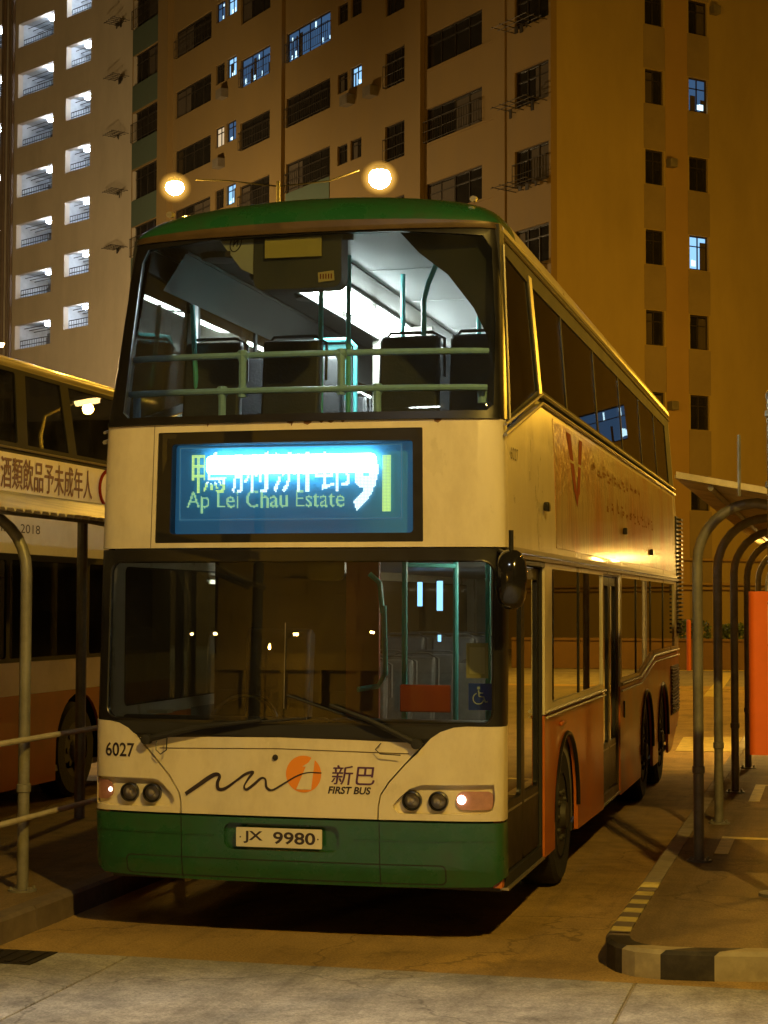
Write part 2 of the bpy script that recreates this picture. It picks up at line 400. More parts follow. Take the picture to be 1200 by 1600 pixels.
# road and platform markings
def mark(name, pts, z, label, group=None):
    mb = MB(); mb.prism(pts, z, z+.004, 'xy'); return tag(mb.build(name, m_yel, None, smooth=False), kind='structure')
mark('yellow_bay_marking', [(1.0, 14.4), (1.75, 14.55), (1.75, 17.3), (.9, 17.0)], .002, '')
mark('yellow_bay_marking', [(-1.6, 44), (3.0, 44.8), (3.0, 45.5), (-1.6, 44.7)], .002, '')
mark('yellow_bay_marking', [(-.9, 29), (-.6, 29), (-1.6, 43), (-1.9, 43)], .002, '')
mark('yellow_bay_marking', [(.35, 29), (.65, 29), (.25, 43), (-.05, 43)], .002, '')
mark('yellow_bay_marking', [(-3, 31.6), (3, 31.9), (3, 32.05), (-3, 31.75)], .002, '')
mark('yellow_queue_line', [(2.22, 3.35), (2.32, 3.35), (2.32, 4.25), (3.9, 4.25), (3.9, 4.36), (2.22, 4.36)], .148, '')
mark('yellow_queue_line', [(2.3, 7.0), (2.4, 7.0), (2.4, 8.5), (3.9, 8.5), (3.9, 8.6), (2.3, 8.6)], .148, '')

# drain grate at the left
mb = MB(); mb.box(-2.0, -1.15, -.98, -.62, .0, .012)
for k in range(9): mb.box(-1.95+k*.09, -1.91+k*.09, -.95, -.65, .012, .017)
tag(mb.build('drain_cover', mat('cast_iron', (.035, .03, .028), .5, .6, var=.4, scale=20), None, bevel=.002), 'dark iron drain cover in the concrete by the left kerb', 'drain cover')

# ================================================================== TOWERS
m_wallA = mat('tower_render', (.27, .18, .065), .85, var=.10, scale=.35, dirt=(.20, .15, .09), dirt_amt=.35, dscale=.5, bump=.1, bscale=3, stretch=(1, 1, .35))
m_wallC = mat('tower_end_wall', (.42, .31, .12), .85, var=.14, scale=.35, dirt=(.22, .16, .07), dirt_amt=.3, dscale=.4, stretch=(1, 1, .35))
m_wallB = mat('tower_render_band', (.30, .225, .12), .85, var=.12, scale=.8, dirt=(.16, .12, .08), dirt_amt=.35, dscale=.6)
m_wallO = mat('tower_render_orange', (.40, .26, .10), .85, var=.10, scale=.4)
m_wallG = mat('tower_green_panel', (.10, .14, .10), .85, var=.15, scale=.8, dirt=(.06, .06, .04), dirt_amt=.4, dscale=.8)
m_wallL = mat('gallery_tower_render', (.52, .45, .35), .85, var=.09, scale=.35, dirt=(.22, .18, .12), dirt_amt=.35, dscale=.4, stretch=(1, 1, .35))
m_wind = mat('window_glass_dark', (.02, .018, .015), .12, spec=.6, var=.4, scale=2)
m_frame = mat('window_frame_metal', (.055, .045, .035), .5, .4)
m_curt = mat('curtain_cloth', (.085, .065, .045), .9, var=.3, scale=6, stretch=(6, 6, .3))
m_lit = []
for i, (c, s) in enumerate((((.12, .30, .62), .30), ((.30, .62, 1.0), 1.2), ((1, .75, .45), .7))): m_lit.append(emit('lit_window_%s' % ('blue', 'bright', 'warm')[i], c, s))
m_strip = emit('lit_room_glow', (.55, .85, 1.0), 2.2)
m_pipe = mat('drain_pipe', (.13, .09, .06), .6, var=.2, scale=3)
TA = empty('apartment_tower', (-5.89, 48.63, 0), R(135), 'ochre apartment tower with rows of barred windows, filling the background behind the bus', 'building')
# local x = t along the left facade, local -y... facade outward normal is +y_local or -y_local: outward = towards camera
# with rz=135 local x=(-.707,.707), local y=(-.707,-.707): outward is +y
def facade(parent, name, tmin, tmax, ztop, cols, m, depth=.25, sign=1, zbase=0):
    """cols: list of (t0, t1, [(z0, z1), ...]) openings; wall boxes fill everything else"""
    mb = MB(); t = tmin
    for t0, t1, ops in sorted(cols):
        if t0 > t: mb.box(t, t0, -depth*sign, 0, zbase, ztop)
        z = zbase
        for z0, z1 in sorted(ops):
            mb.box(t0, t1, -depth*sign, 0, z, z0); z = z1
        mb.box(t0, t1, -depth*sign, 0, z, ztop); t = t1
    if t < tmax: mb.box(t, tmax, -depth*sign, 0, zbase, ztop)
    return mb.build(name, m, parent, smooth=False)
rnd = random.Random(3)
def window(parent, t0, t1, z0, z1, lit=None, bars=True, nm=3, curtain=True):
    mb = MB(); f = .05
    mb.box(t0, t1, -.16, -.08, z0, z0+f); mb.box(t0, t1, -.16, -.08, z1-f, z1)
    mb.box(t0, t0+f, -.16, -.08, z0+f, z1-f); mb.box(t1-f, t1, -.16, -.08, z0+f, z1-f)
    for k in range(1, nm): x = t0+(t1-t0)*k/nm; mb.box(x-.02, x+.02, -.15, -.09, z0+f, z1-f)
    mb.box(t0+f, t1-f, -.15, -.09, z0+(z1-z0)*.68, z0+(z1-z0)*.68+.035)
    fr = mb.build('window', m_frame, parent, smooth=False)
    g = MB(); g.box(t0+f, t1-f, -.135, -.125, z0+f, z1-f)
    g.build('pane', m_wind if lit is None else m_lit[lit], fr, smooth=False)
    if lit is not None or (curtain and rnd.random() < .6):
        c = MB(); a = t0+f
        if lit is None:
            wdt = (t1-t0)*rnd.uniform(.2, .55); s = a if rnd.random() < .5 else t1-f-wdt
            c.box(s, s+wdt, -.122, -.115, z0+f, z1-f*2)
        else:
            n = max(2, int((t1-t0)/.45))
            for k in range(n):
                if rnd.random() < .62: x = t0+(t1-t0)*(k+rnd.uniform(0, .5))/n; c.box(x, x+rnd.uniform(.08, .3), -.122, -.112, z0+f, z0+f+(z1-z0)*rnd.uniform(.35, .85))
            c.box(t0+f, t0+f+.02, -.122, -.112, z0+f, z1-f)
        if c.v: c.build('curtain', m_curt, fr, smooth=False)
        if lit is not None and lit < 2:
            for k in range(max(2, int((t1-t0)/.5))):
                c = MB(); x = rnd.uniform(t0+.08, t1-.3); za = z0+(z1-z0)*rnd.choice((.1, .12, .7)); c.box(x, x+rnd.uniform(.04, .22), -.111, -.108, za, za+(z1-z0)*rnd.uniform(.12, .24)); c.build('lit_room', m_strip, fr, smooth=False)
    if bars:
        b = MB(); n = int((t1-t0)/.16)
        for k in range(n+1): x = t0+.02+(t1-t0-.04)*k/n; b.tube([(x, .12, z0+.02), (x, .12, z0+(z1-z0)*.62)], .012, 4)
        for zz in (z0+.04, z0+(z1-z0)*.32, z0+(z1-z0)*.62): b.tube([(t0, .12, zz), (t1, .12, zz)], .014, 4)
        for x in (t0, t1):
            for zz in (z0+.04, z0+(z1-z0)*.62): b.tube([(x, .12, zz), (x, -.05, zz)], .014, 4)
        b.build('security_grille', m_frame, fr, smooth=False)
    return fr
def rack(parent, t0, t1, z):
    r_ = MB()
    for k in range(5):
        x = t0+(t1-t0)*k/4; r_.tube([(x, 0, z), (x, 1.0, z+.05)], .016, 4)
    for yy in (.35, .65, .95): r_.tube([(t0-.15, yy, z+.03), (t1+.15, yy, z+.03)], .014, 4)
    for k in range(3): x = rnd.uniform(t0, t1-.3); r_.box(x, x+rnd.uniform(.05, .2), .4, .43, z-rnd.uniform(.1, .35), z)
    return r_.build('drying_rack', m_frame, parent, smooth=False)
ZT = 47
COLS = {  # name: t0, t1, list of window tops, height
    'a': (.12, 2.07, [11.92, 14.6, 17.34, 20.08, 22.82], 1.28), 'b': (4.06, 7.75, [14.6, 17.34, 20.13, 22.9], 1.28),
    'c': (9.06, 10.65, [17.3, 20.15, 23.0, 25.8], 1.4), 'd': (14.97, 18.73, [17.6, 20.4, 23.19, 25.95], 1.26),
    'e': (20.13, 23.07, [17.5, 20.3, 23.13, 25.95, 28.8], 1.26), 'f': (26.1, 30.0, [20.5, 23.35, 26.2, 29.1], 1.3), 'g': (31.75, 35.15, [20.6, 23.45, 26.35, 29.25, 32.1], 1.5)}
SM = [(12.3, 12.95), (13.3, 14.1), (10.95, 11.75)]
cols = []; wins = []
for k, (a, b, tops, h) in COLS.items():
    cols.append((a, b, [(z-h, z) for z in tops]))
    for z in tops: wins.append((k, a, b, z-h, z))
for a, b in ((12.45, 13.3), (13.55, 14.35)):
    tp = [17.3+.1, 20.2, 23.1, 25.9]; cols.append((a, b, [(z-.8, z) for z in tp])); wins += [('s', a, b, z-.8, z) for z in tp]
for a, b in ((23.5, 24.45), (24.7, 25.6)):
    tp = [20.6, 23.45, 26.35, 29.2]; cols.append((a, b, [(z-.9, z) for z in tp])); wins += [('t', a, b, z-.9, z) for z in tp]
facade(TA, 'wall', 0.0, 35.4, ZT, cols, m_wallA)
# side wing (right facade) has its own frame
lits = {('d', 2): 0, ('e', 2): 0}
cnt = {}
for k, a, b, z0, z1 in wins:
    lit = None
    if k == 'd' and abs(z1-25.95) < .01: lit = 0
    if k == 'e' and abs(z1-25.95) < .01: lit = 0
    if k == 't' and a < 24 and abs(z1-23.45) < .01: lit = 0
    if k == 't' and a < 24 and abs(z1-26.35) < .01: lit = 1
    if k == 't' and a < 24 and abs(z1-20.6) < .01: lit = 1
    if k == 't' and a < 24 and abs(z1-29.2) < .01: lit = 1
    if k == 't' and a > 24 and abs(z1-29.2) < .01: lit = 0
    if k == 't' and a > 24 and abs(z1-23.45) < .01: lit = 2
    if k == 's' and a < 13 and abs(z1-23.1) < .01: lit = 1
    if k == 'c' and abs(z1-25.8) < .01: lit = None
    window(TA, a, b, z0, z1, lit, bars=(k not in 'st' and (lit is not None or rnd.random() < .6)), nm=2 if k in 'st' else (4 if b-a > 3 else 3))
for z in COLS['a'][2]: rack(TA, .2, 2.0, z-1.4)
for z in COLS['g'][2]: rack(TA, 35.5, 36.6, z-.9)
# pilasters and green spandrels stand proud of the wall
mb = MB()
for a, b, d in ((7.85, 8.95, .18), (18.85, 19.9, .18), (30.3, 31.45, .30), (2.6, 3.3, .05)):
    mb = MB(); mb.box(a, b, 0.001, d, 0, ZT); mb.build('pilaster', m_wallA, TA, smooth=False)
mb = MB()
for tops, a, b, hh in ((COLS['g'][2], 31.75, 35.15, 1.5), (COLS['d'][2][:2], 14.97, 18.73, 1.26), (COLS['e'][2][:2], 20.13, 23.07, 1.26), (COLS['f'][2][:1], 26.1, 30, 1.3)):
    for z in tops: mb = MB(); mb.box(a, b, .002, .03, z-2.84+.02, z-hh-.02); mb.build('green_spandrel', m_wallG, TA, smooth=False)
# flat string courses
mb = MB()
for k in range(5): z = 10.5+k*2.74; mb = MB(); mb.box(3.31, 7.6, 0.001, .04, z+.05, z+.13); mb.build('string_course', m_wallA, TA, smooth=False)
m_ac = mat('ac_casing', (.2, .17, .13), .6, var=.3, scale=4)
for a, z in ((13.0, 22.0), (11.2, 21.9), (24.3, 25.0), (24.6, 21.9)):
    ac = MB(); ac.box(a, a+.6, .001, .35, z-.4, z); ac.box(a+.05, a+.55, .351, .36, z-.36, z-.04); ac.build('air_conditioner', m_ac, TA, smooth=False, bevel=.02)
# right facade as a child frame: parts placed by a rotation of the same thing
TBcols = []; tw = []
for a, b in ((4.0, 4.8), (5.95, 6.8)):
    tp = [6.4, 9.2, 12.0, 14.78, 17.55, 20.35, 23.1]; TBcols.append((a, b, [(z-1.2, z) for z in tp])); tw += [(a, b, z-1.2, z) for z in tp]
TBcols.append((17.6, 21.4, [(9.1, 10.5)]))
# outward of right facade in tower local frame is -x; its run is -y
wb = facade(TA, 'wall', .25, 45, ZT, TBcols, m_wallC); 
for v in wb.data.vertices:
    s, n_, z = v.co; v.co = (-n_, -s, z)
wb.data.flip_normals()
lb = {(5.95, 20.35): 0, (5.95, 14.78): 1}
tw += [(17.6, 21.4, 9.1, 10.5)]
lb[(17.6, 10.5)] = 0
for a, b, z0, z1 in tw:
    wnd = window(TA, a, b, z0, z1, lb.get((a, z1)), bars=False, nm=2)
    for o in [wnd]+list(wnd.children):
        for v in o.data.vertices:
            s, n_, z = v.co; v.co = (-n_, -s, z)
        o.data.flip_normals()
def boxB(mb, s0, s1, n0, n1, z0, z1): mb.box(-n1, -n0, -s1, -s0, z0, z1)
for a, b, tp in ((3.93, 4.87, 0), (5.88, 6.87, 0)):
    z = 0
    for zt in [6.4, 9.2, 12.0, 14.78, 17.55, 20.35, 23.1, ZT+1.3]:
        mb = MB(); boxB(mb, a, b, .001, .012, z, zt-1.22); z = zt+.02; mb.build('window_band', m_wallB, TA, smooth=False)
mb = MB(); boxB(mb, 4.88, 5.87, .001, .012, 0, ZT); mb.build('orange_band', m_wallO, TA, smooth=False)
for z in (3.5, 2.5, 2.66): mb = MB(); mb.tube([(-.12, -.3, z), (-.12, -44, z)], .05, 8); mb.build('service_pipe', m_wallO, TA)
for s, z in ((4.89, 17.3), (4.89, 8.9), (6.89, 23.0)): mb = MB(); boxB(mb, s, s+.3, .013, .3, z-.3, z); mb.build('air_conditioner', m_ac, TA, smooth=False, bevel=.02)
# rest of the tower body (back, roof)
mb = MB(); mb.box(.26, 35.4, -44.9, -1.6, 0, ZT-.5); mb.box(.25, 35.4, -1.6, -.3, ZT-.6, ZT-.1)
mb.build('tower_core', m_blackm, TA, smooth=False)

# gallery tower at the left
GD = R(148)
TG = empty('gallery_tower', (-30.51, 73.36, 0), GD, 'pale tower with lit open access galleries, at the left edge beyond the other bus', 'building')
gcols = []; gop = []
for a, b, zt0, n in ((3.97, 6.2, 31.1, 7), (7.42, 10.8, 33.35, 8), (12.4, 15.5, 33.75, 8)):
    hh = 1.2 if a < 5 else 1.3
    tp = [zt0+2.75*(1-0)-2.75*k for k in range(n)]
    gcols.append((a, b, [(z-hh, z) for z in tp])); gop += [(a, b, z-hh, z) for z in tp]
ow = facade(TG, 'wall', .0, 26, 52, gcols, m_wallL, depth=.3)
mb = MB(); mb.box(0.0, .3, -12, -.3, 0, 52); mb.box(.3, 26, -12, -2.2, 0, 51)
mb.build('tower_core', m_wallL, TG, smooth=False)
m_gal = mat('gallery_white', (.42, .45, .47), .7, var=.3, scale=1.2)
m_tube = emit('gallery_lamp_glow', (.72, .82, 1.0), 120)
for a, b, z0, z1 in gop:
    g = MB()
    g.box(a-.2, b+.2, -2.19, -2.12, z0-1.1, z1+.3)      # back wall
    g.box(a-.2, b+.2, -2.12, -.301, z1+.12, z1+.2)       # ceiling
    g.box(a-.2, b+.2, -2.12, -.301, z0-1.0, z0-.92)      # floor
    g.box(b+.1, b+.2, -2.12, -.301, z0-.92, z1+.12)
    g.box(a-.2, a-.1, -2.12, -.301, z0-.92, z1+.12)
    n = 3 if b-a > 3 else 2
    gl = g.build('gallery', m_gal, TG, smooth=False)
    d = MB()
    for k in range(n):
        x = a+(b-a)*(k+.35+rnd.uniform(-.1, .1))/n; d.box(x, x+.75, -2.11, -2.05, z0-.92, z0+1.1)
        d.box(x+.95, x+1.4 if x+1.4 < b else b, -2.11, -2.07, z0+.2, z0+.9)
    d.build('door', mat('gallery_door', (.10, .09, .08), .6) if 'gallery_door' not in bpy.data.materials else bpy.data.materials['gallery_door'], gl, smooth=False)
    rl = MB()
    for zz in (z0+.5, z0+.25): rl.tube([(a, -.35, zz), (b, -.35, zz)], .022, 6)
    nb = int((b-a)/.22)
    for k in range(nb+1): x = a+(b-a)*k/nb; rl.tube([(x, -.35, z0), (x, -.35, z0+.5)], .014, 4)
    for k in range(3): zz = z1-.1-.06*k; rl.tube([(a, -.6-.3*k, zz), (b, -.6-.3*k, zz)], .02, 4)
    rl.build('railing', m_frame, gl)
    lp = MB(); lx = a+.98; lp.lathe([(0, -.13), (.13, -.08), (.16, 0), (.1, .08), (0, .1)], (lx, -.5, z1-.10), 'z', 12)
    lp.build('gallery_lamp', m_tube, gl)
    lamp('gallery_light', (lx+.1, -.8, z1-.15), rnd.choice((14, 28, 40, 55)) if a < 5 else rnd.choice((18, 35, 55, 80)), (.78, .88, 1.0), gl, .05)
for x, r_ in ((11.1, .09), (11.45, .07), (11.95, .10), (12.2, .05)): mb = MB(); mb.tube([(x, .14, 0), (x, .14, 51)], r_, 8); mb.build('drain_pipe', m_pipe, TG)

# ================================================================== STREET LAMPS
m_glow = emit('sodium_lamp_glow', (1.0, .62, .20), 60)
m_glow_far = emit('distant_lamp_glow', (1.0, .60, .2), 160)
def lamp_head(parent, c, dx, dy, gm, s=1.0):
    h = MB(); d = Vector((dx, dy, 0)).normalized(); q = Vector((-d.y, d.x, 0))
    def P(a, b, z): p = Vector(c)+d*a*s+q*b*s; return (p.x, p.y, c[2]+z*s)
    ring = [(-.42, .10), (-.3, .16), (0, .2), (.3, .19), (.42, .1)]
    vs = []; 
    for a, b in ring: vs += [P(a, -b, 0), P(a, -b*.7, .1), P(a, b*.7, .1), P(a, b, 0)]
    fs = [(4*i+j, 4*i+j+1, 4*i+j+5, 4*i+j+4) for i in range(4) for j in range(3)]+[(0, 3, 2, 1), (16, 17, 18, 19)]
    h.add(vs, fs); hd = h.build('lamp_head', m_steel, parent)
    g = MB(); vs = []
    for a, b in ring: vs += [P(a*.85, -b*.85, -.005), P(a*.8, -b*.5, -.13), P(a*.8, b*.5, -.13), P(a*.85, b*.85, -.005)]
    g.add(vs, fs+[(4*i+3, 4*i, 4*i+4, 4*i+7) for i in range(4)]); g.build('lamp_bowl', gm, hd)
    return hd
TL = empty('twin_arm_street_lamp', (-7.58, 23.94, 0), 0, 'tall twin-armed street lamp glowing over the roof of the bus', 'street lamp')
mb = MB(); mb.tube([(0, 0, 0), (0, 0, 10.35)], [.10, .04], 12); mb.lathe([(.2, 0), (.2, .5), (.13, .55)], (0, 0, 0), 'z', 12); mb.build('pole', m_blackm, TL)
def globe_mat(n_, st): return emit(n_, (1.0, .52, .05), st)
for s, c, ra, rb, pw in ((1, (1.96, .48, 10.42), .22, .21, 5500), (-1, (-2.0, -.5, 10.22), .18, .15, 3500)):
    mb = MB(); mb.tube([(0, 0, 10.25), (c[0]*.5, c[1]*.5, 10.36), (c[0]*.80, c[1]*.80, c[2]+.16)], .015, 8); arm_ = mb.build('arm', m_blackm, TL)
    mb = MB(); mb.lathe([(.0, rb+.06), (.12, rb+.03), (ra*.75, rb*.72), (ra*.78, rb*.66), (0, rb*.66)], c, 'z', 20); hd_ = mb.build('lamp_head', m_steel, TL)
    mb = MB(); mb.lathe([(0, -rb)]+[(ra*math.cos(R(a)), rb*math.sin(R(a))) for a in range(-75, 42, 9)]+[(ra*.70, rb*.655)], c, 'z', 28, cap=False)
    area = 4*math.pi*ra*rb*.85
    mb.build('lamp_bowl', globe_mat('sodium_globe_%d' % s, pw/(math.pi*area)), hd_)
def halo_mat(nm, cc_, st, k):
    m = bpy.data.materials.new(nm); m.use_nodes = True; t = m.node_tree; n = t.nodes; n.clear()
    o = n.new('ShaderNodeOutputMaterial'); tr = n.new('ShaderNodeBsdfTransparent'); em_ = n.new('ShaderNodeEmission'); em_.inputs[0].default_value = (*cc_, 1); em_.inputs[1].default_value = st
    mx = n.new('ShaderNodeMixShader'); mx.inputs[0].default_value = k; t.links.new(tr.outputs[0], mx.inputs[1]); t.links.new(em_.outputs[0], mx.inputs[2]); t.links.new(mx.outputs[0], o.inputs[0]); return m
fms = [halo_mat('frosted_bowl_%d' % k, (1, .60-.03*k, .14-.02*k), 1.5-.2*k, .30-.05*k) for k in range(5)]  # lamp glare put into the colour of nested glowing shells
for c, r0 in (((1.96, .48, 10.42), .245), ((-2.0, -.5, 10.22), .195)):
    for k, fm in enumerate(fms):
        r_ = r0+.032*k
        mb = MB(); mb.lathe([(r_*math.cos(R(a)) if abs(a) < 90 else 0, r_*.92*math.sin(R(a))) for a in range(-90, 91, 10)], c, 'z', 28, cap=False); mb.build('refractor_bowl', fm, TL)
def street_lamp(loc, h, arm, power, label, colr=SODIUM, gm=None, radius=.15, s=1.0):
    t = empty('street_lamp', (loc[0], loc[1], 0), 0, label, 'street lamp', 'street lamps around the bus terminus')
    mb = MB(); ax, ay = arm
    mb.tube([(0, 0, 0), (0, 0, h-.8), (ax*.15, ay*.15, h-.25), (ax*.8, ay*.8, h)], [.1, .07, .05, .04], 10); mb.build('pole', m_steel, t)
    lamp_head(t, (ax, ay, h), ax, ay, gm or m_glow, s)
    if power: lamp('lamp_light', (ax, ay, h-.25), power, colr, t, radius)
    return t
street_lamp((7.4, -9.6), 9.4, (-1.3, .7), 4600, 'street lamp standing behind the camera at the right, lighting the bus front', WARM)
for x_, y_, lb_ in ((-44, -85, 'first of the far street lamps mirrored in the windscreen, counted from its left end'), (-39.3, -85, 'second of the far street lamps mirrored in the windscreen, counted from its left end'), (-27, -86, 'third of the far street lamps mirrored in the windscreen, in its middle'), (-15.5, -85, 'last of the far street lamps mirrored in the windscreen, near its right end')):
    street_lamp((x_, y_), 8.6, (1.4, 0), 0, lb_, gm=m_glow_far)
street_lamp((-2.4, -6.0), 6.0, (2.8, .7), 0, 'white lamp added out of view at the left to whiten the concrete apron', gm=emit('white_lamp_glow', (.9, .95, 1), 40))
lamp('lamp_light', (.5, -5.3, 5.7), 900, (1.0, .90, .80), None, .2, spot=82, direction=(.1, 0, -1), blend=.3)  # added white spot, its cone shaped to whiten only the apron
street_lamp((-34, -98), 9, (0, -1.5), 14000, 'unseen lamp added to brighten the podium block behind the camera')  # added so the podium wall shows as a brown tone in the windscreen
# unseen lamps added to brighten the tower walls and the bus side
street_lamp((9, 36), 9, (-1.5, 0), 4800, 'unseen lamp added right of the apartment tower to brighten its walls')
street_lamp((-30, 54), 12, (1.5, 0), 11000, 'unseen lamp added at the foot of the gallery tower to brighten its wall', (1, .70, .32))
street_lamp((9.5, 9), 9.0, (-1.5, 0), 1300, 'unseen lamp added behind the right shelter to brighten the nearside of the bus')
# ================================================================== THE BUS
BUS = empty('double_decker_bus', (0, 0, 0), 0, 'cream and green double-decker bus numbered 6027 facing the camera with a lit blue destination display', 'bus')
m_brn_trim = mat('bronze_trim', (.10, .065, .03), .38, .3, var=.2, scale=10)
# ---- front skin
mb_out = [(-1.25, .36), (-1.0, .345), (1.0, .345), (1.25, .36), (1.25, .722), (-1.25, .722)]
recess = rrect(-.39, .53, .31, .685, .05)
bump = front('bumper', [(-1.25, .40), (-1.18, .352), (-.6, .34), (.6, .34), (1.18, .352), (1.25, .40), (1.25, .716), (-1.25, .716)], [recess], m_green, BUS, -.012, .05)
front('plate_recess', rrect(-.40, .52, .32, .695, .05), [], m_green, bump, .022, .02)
for nm, ol in (('seam', [(-.66, .35), (-.655, .35), (-.655, .715), (-.66, .715)]), ('seam', [(.545, .35), (.55, .35), (.55, .715), (.545, .715)])):
    front(nm, ol, [], m_black, bump, -.0135, .003)
front('bumper_flap', rrect(-1.02, .36, .93, .475, .03), [rrect(-1.014, .366, .924, .469, .03)], m_blackm, bump, -.0135, .003)
front('bumper_crease', [(-1.2, .612), (-.45, .606), (-.45, .612), (-1.2, .618)], [], m_green, bump, -.018, .008)
front('bumper_crease', [(.4, .606), (1.2, .612), (1.2, .618), (.4, .612)], [], m_green, bump, -.018, .008)
hoodR = [(.534, .728), (.536, .80), (.55, .87), (.60, .945), (.69, 1.045), (.765, 1.125), (.80, 1.165)]
hoodL = [(-.93, 1.165), (-.905, 1.135), (-.83, 1.055), (-.73, .945), (-.67, .85), (-.658, .80), (-.656, .728)]
hood = front('bonnet_panel', hoodR+[(.4, 1.178), (-.06, 1.184), (-.5, 1.178)]+hoodL, [], m_cream, BUS, -.004, .04)
front('seam', [(-.80, 1.103), (-.06, 1.117), (.72, 1.103), (.72, 1.108), (-.06, 1.122), (-.80, 1.108)], [], m_brn_trim, hood, -.006, .004)
def lampouter(s):
    # recessed lamp tray, mirrored about x=-.05 loosely
    if s > 0: return [(.63, .79), (.66, .765), (1.12, .765), (1.19, .79), (1.205, .85), (1.2, .935), (.79, .93), (.72, .905), (.66, .85), (.625, .81)]
    return [(-.70, .80), (-.73, .765), (-1.14, .755), (-1.236, .765), (-1.236, .925), (-.82, .925), (-.78, .90), (-.72, .84)]
for s in (1, -1):
    if s > 0:
        ol = [(1.25, .728), (1.25, 1.262), (1.05, 1.264), (.975, 1.258), (.90, 1.232), (.845, 1.195), (.772, 1.115)]+[(x+.008, z-.004) for x, z in hoodR[::-1][2:]]
        ol = ol[:-1]+[(.544, .728)]
    else:
        ol = [(-1.25, .728), (-.666, .728), (-.668, .80), (-.68, .85), (-.74, .941), (-.838, 1.048), (-.912, 1.128), (-.96, 1.18), (-1.01, 1.22), (-1.07, 1.248), (-1.14, 1.258), (-1.25, 1.262)]
    fe = front('front_corner_panel', ol, [lampouter(s)], m_cream, BUS, -.008, .05)
    tr = front('lamp_tray', [(x*1.0, z) for x, z in lampouter(s)], [], m_cream, fe, .03, .02)
    for cx in ((.733, .885) if s > 0 else (-1.0, -.852)):
        cz = .838; y = F(cx, cz)+.03
        h = MB(); h.lathe([(.056, .002), (.056, -.03), (.048, -.034), (.044, -.02), (.03, .0), (.0, .008)], (cx, y-.004, cz), 'y', 28)
        hd = h.build('headlight', m_black, BUS)
        b = MB(); b.lathe([(.043, -.012), (.035, .0), (.018, .008), (.0, .010)], (cx, y-.012, cz), 'y', 28, cap=False); b.build('reflector', m_head, hd)
        b = MB(); b.lathe([(.0, -.02), (.012, -.018), (.014, 0)], (cx, y-.012, cz), 'y', 12); b.build('bulb', m_head, hd)
        b = MB(); b.lathe([(.045, -.030), (.03, -.037), (.0, -.041)], (cx, y-.002, cz), 'y', 28, cap=False); b.build('lens', m_lens, hd)
    if s > 0: il = rrect(.985, .79, 1.19, .895, [.045, .03, .03, .045])
    else: il = rrect(-1.236, .79, -1.12, .905, [.01, .05, .05, .01])
    ind = front('indicator', il, [], mat('indicator_lens', (.42, .20, .14), .12, coat=.6, var=.2, scale=30) if 'indicator_lens' not in bpy.data.materials else bpy.data.materials['indicator_lens'], BUS, .012, .015)
    bx, bz = (1.015, .848) if s > 0 else (-1.135, .848)
    b = MB(); b.lathe([(0, -.012), (.018 if s > 0 else .01, -.009), (.026 if s > 0 else .014, 0)], (bx, F(bx, bz)+.012, bz), 'y', 16)
    b.build('lamp_bulb', emit('indicator_bulb', (1, .80, .62), 14 if s > 0 else 5), ind)
# ---- lower windscreen frame (black), glass
wsh = rrect(-1.165, 1.275, 1.19, 2.212, .07, 6)
front('windscreen_frame', [(-1.25, 1.266), (-1.25, 2.284), (1.25, 2.284), (1.25, 1.266), (1.0, 1.2), (.8, 1.13), (-.9, 1.13), (-1.05, 1.2)], [wsh], m_black, BUS, .004, .05)
front('windscreen', rrect(-1.172, 1.268, 1.197, 2.219, .07), [], m_glass, BUS, .014, .005)
rg = rrect(-1.165, 1.275, 1.19, 2.212, .07, 6)
mb = MB(); mb.tube([(a, F(a, b)+.004, b) for a, b in rg], .008, 6, closed=True); mb.build('windscreen_seal', m_black, BUS)
mb = MB(); mb.tube([(-.03, F(-.03, z)+.006, z) for z in (1.35, 1.6, 1.85)], .003, 4); mb.build('windscreen_joint', m_alu, BUS)  # thin vertical line partway up the glass
# cowl below windscreen
front('cowl', [(-1.02, 1.19), (.93, 1.19), (1.0, 1.262), (-1.08, 1.262)], [], m_blackm, BUS, -.006, .02)
# ---- destination panel
dh = rrect(-.868, 2.322, .786, 2.987, .008, 3)
dp = front('destination_panel', [(-1.25, 2.292), (-1.25, 3.035), (1.25, 3.035), (1.25, 2.292)], [dh], m_cream, BUS, 0, .05)
front('seam', [(-.895, 2.292), (-.892, 2.292), (-.892, 3.03), (-.895, 3.03)], [], m_brn_trim, dp, -.002, .004)
mr_ = mat('rust_mark', (.16, .07, .02), .8, var=.4, scale=30)
rq = random.Random(11)
for x_ in [rq.uniform(-.9, 1.0) for _ in range(9)]:
    w__ = rq.uniform(.01, .05); h__ = rq.uniform(.004, .016)
    front('rust_mark', [(x_, 3.034-h__), (x_+w__*.5, 3.03-h__*1.4), (x_+w__, 3.034-h__*.5), (x_+w__, 3.036), (x_, 3.036)], [], mr_, dp, -.0015, .003)
dsp = front('destination_display', dh, [rrect(-.775, 2.375, .725, 2.915, .02, 3)], m_black, BUS, .008, .09)
front('display_glass', rrect(-.79, 2.36, .74, 2.93, .02, 3), [], m_glass_d, dsp, .022, .004)
m_board = emit('display_board', (.02, .10, .20), .6, (.05, .30, .60)); m_board.node_tree.nodes['Principled BSDF'].inputs['Roughness'].default_value = .5
BY = .175
mb = MB(); mb.box(-.80, .75, BY, BY+.02, 2.34, 2.95); mb.build('display_board', m_board, dsp, smooth=False)
mb = MB(); mb.box(-.83, .78, BY+.03, BY+.06, 2.33, 2.98); mb.box(-.83, -.80, .10, BY+.03, 2.33, 2.98); mb.box(.75, .78, .10, BY+.03, 2.33, 2.98); mb.box(-.80, .75, .10, BY+.03, 2.95, 2.98); mb.box(-.80, .75, .10, BY+.03, 2.33, 2.34)
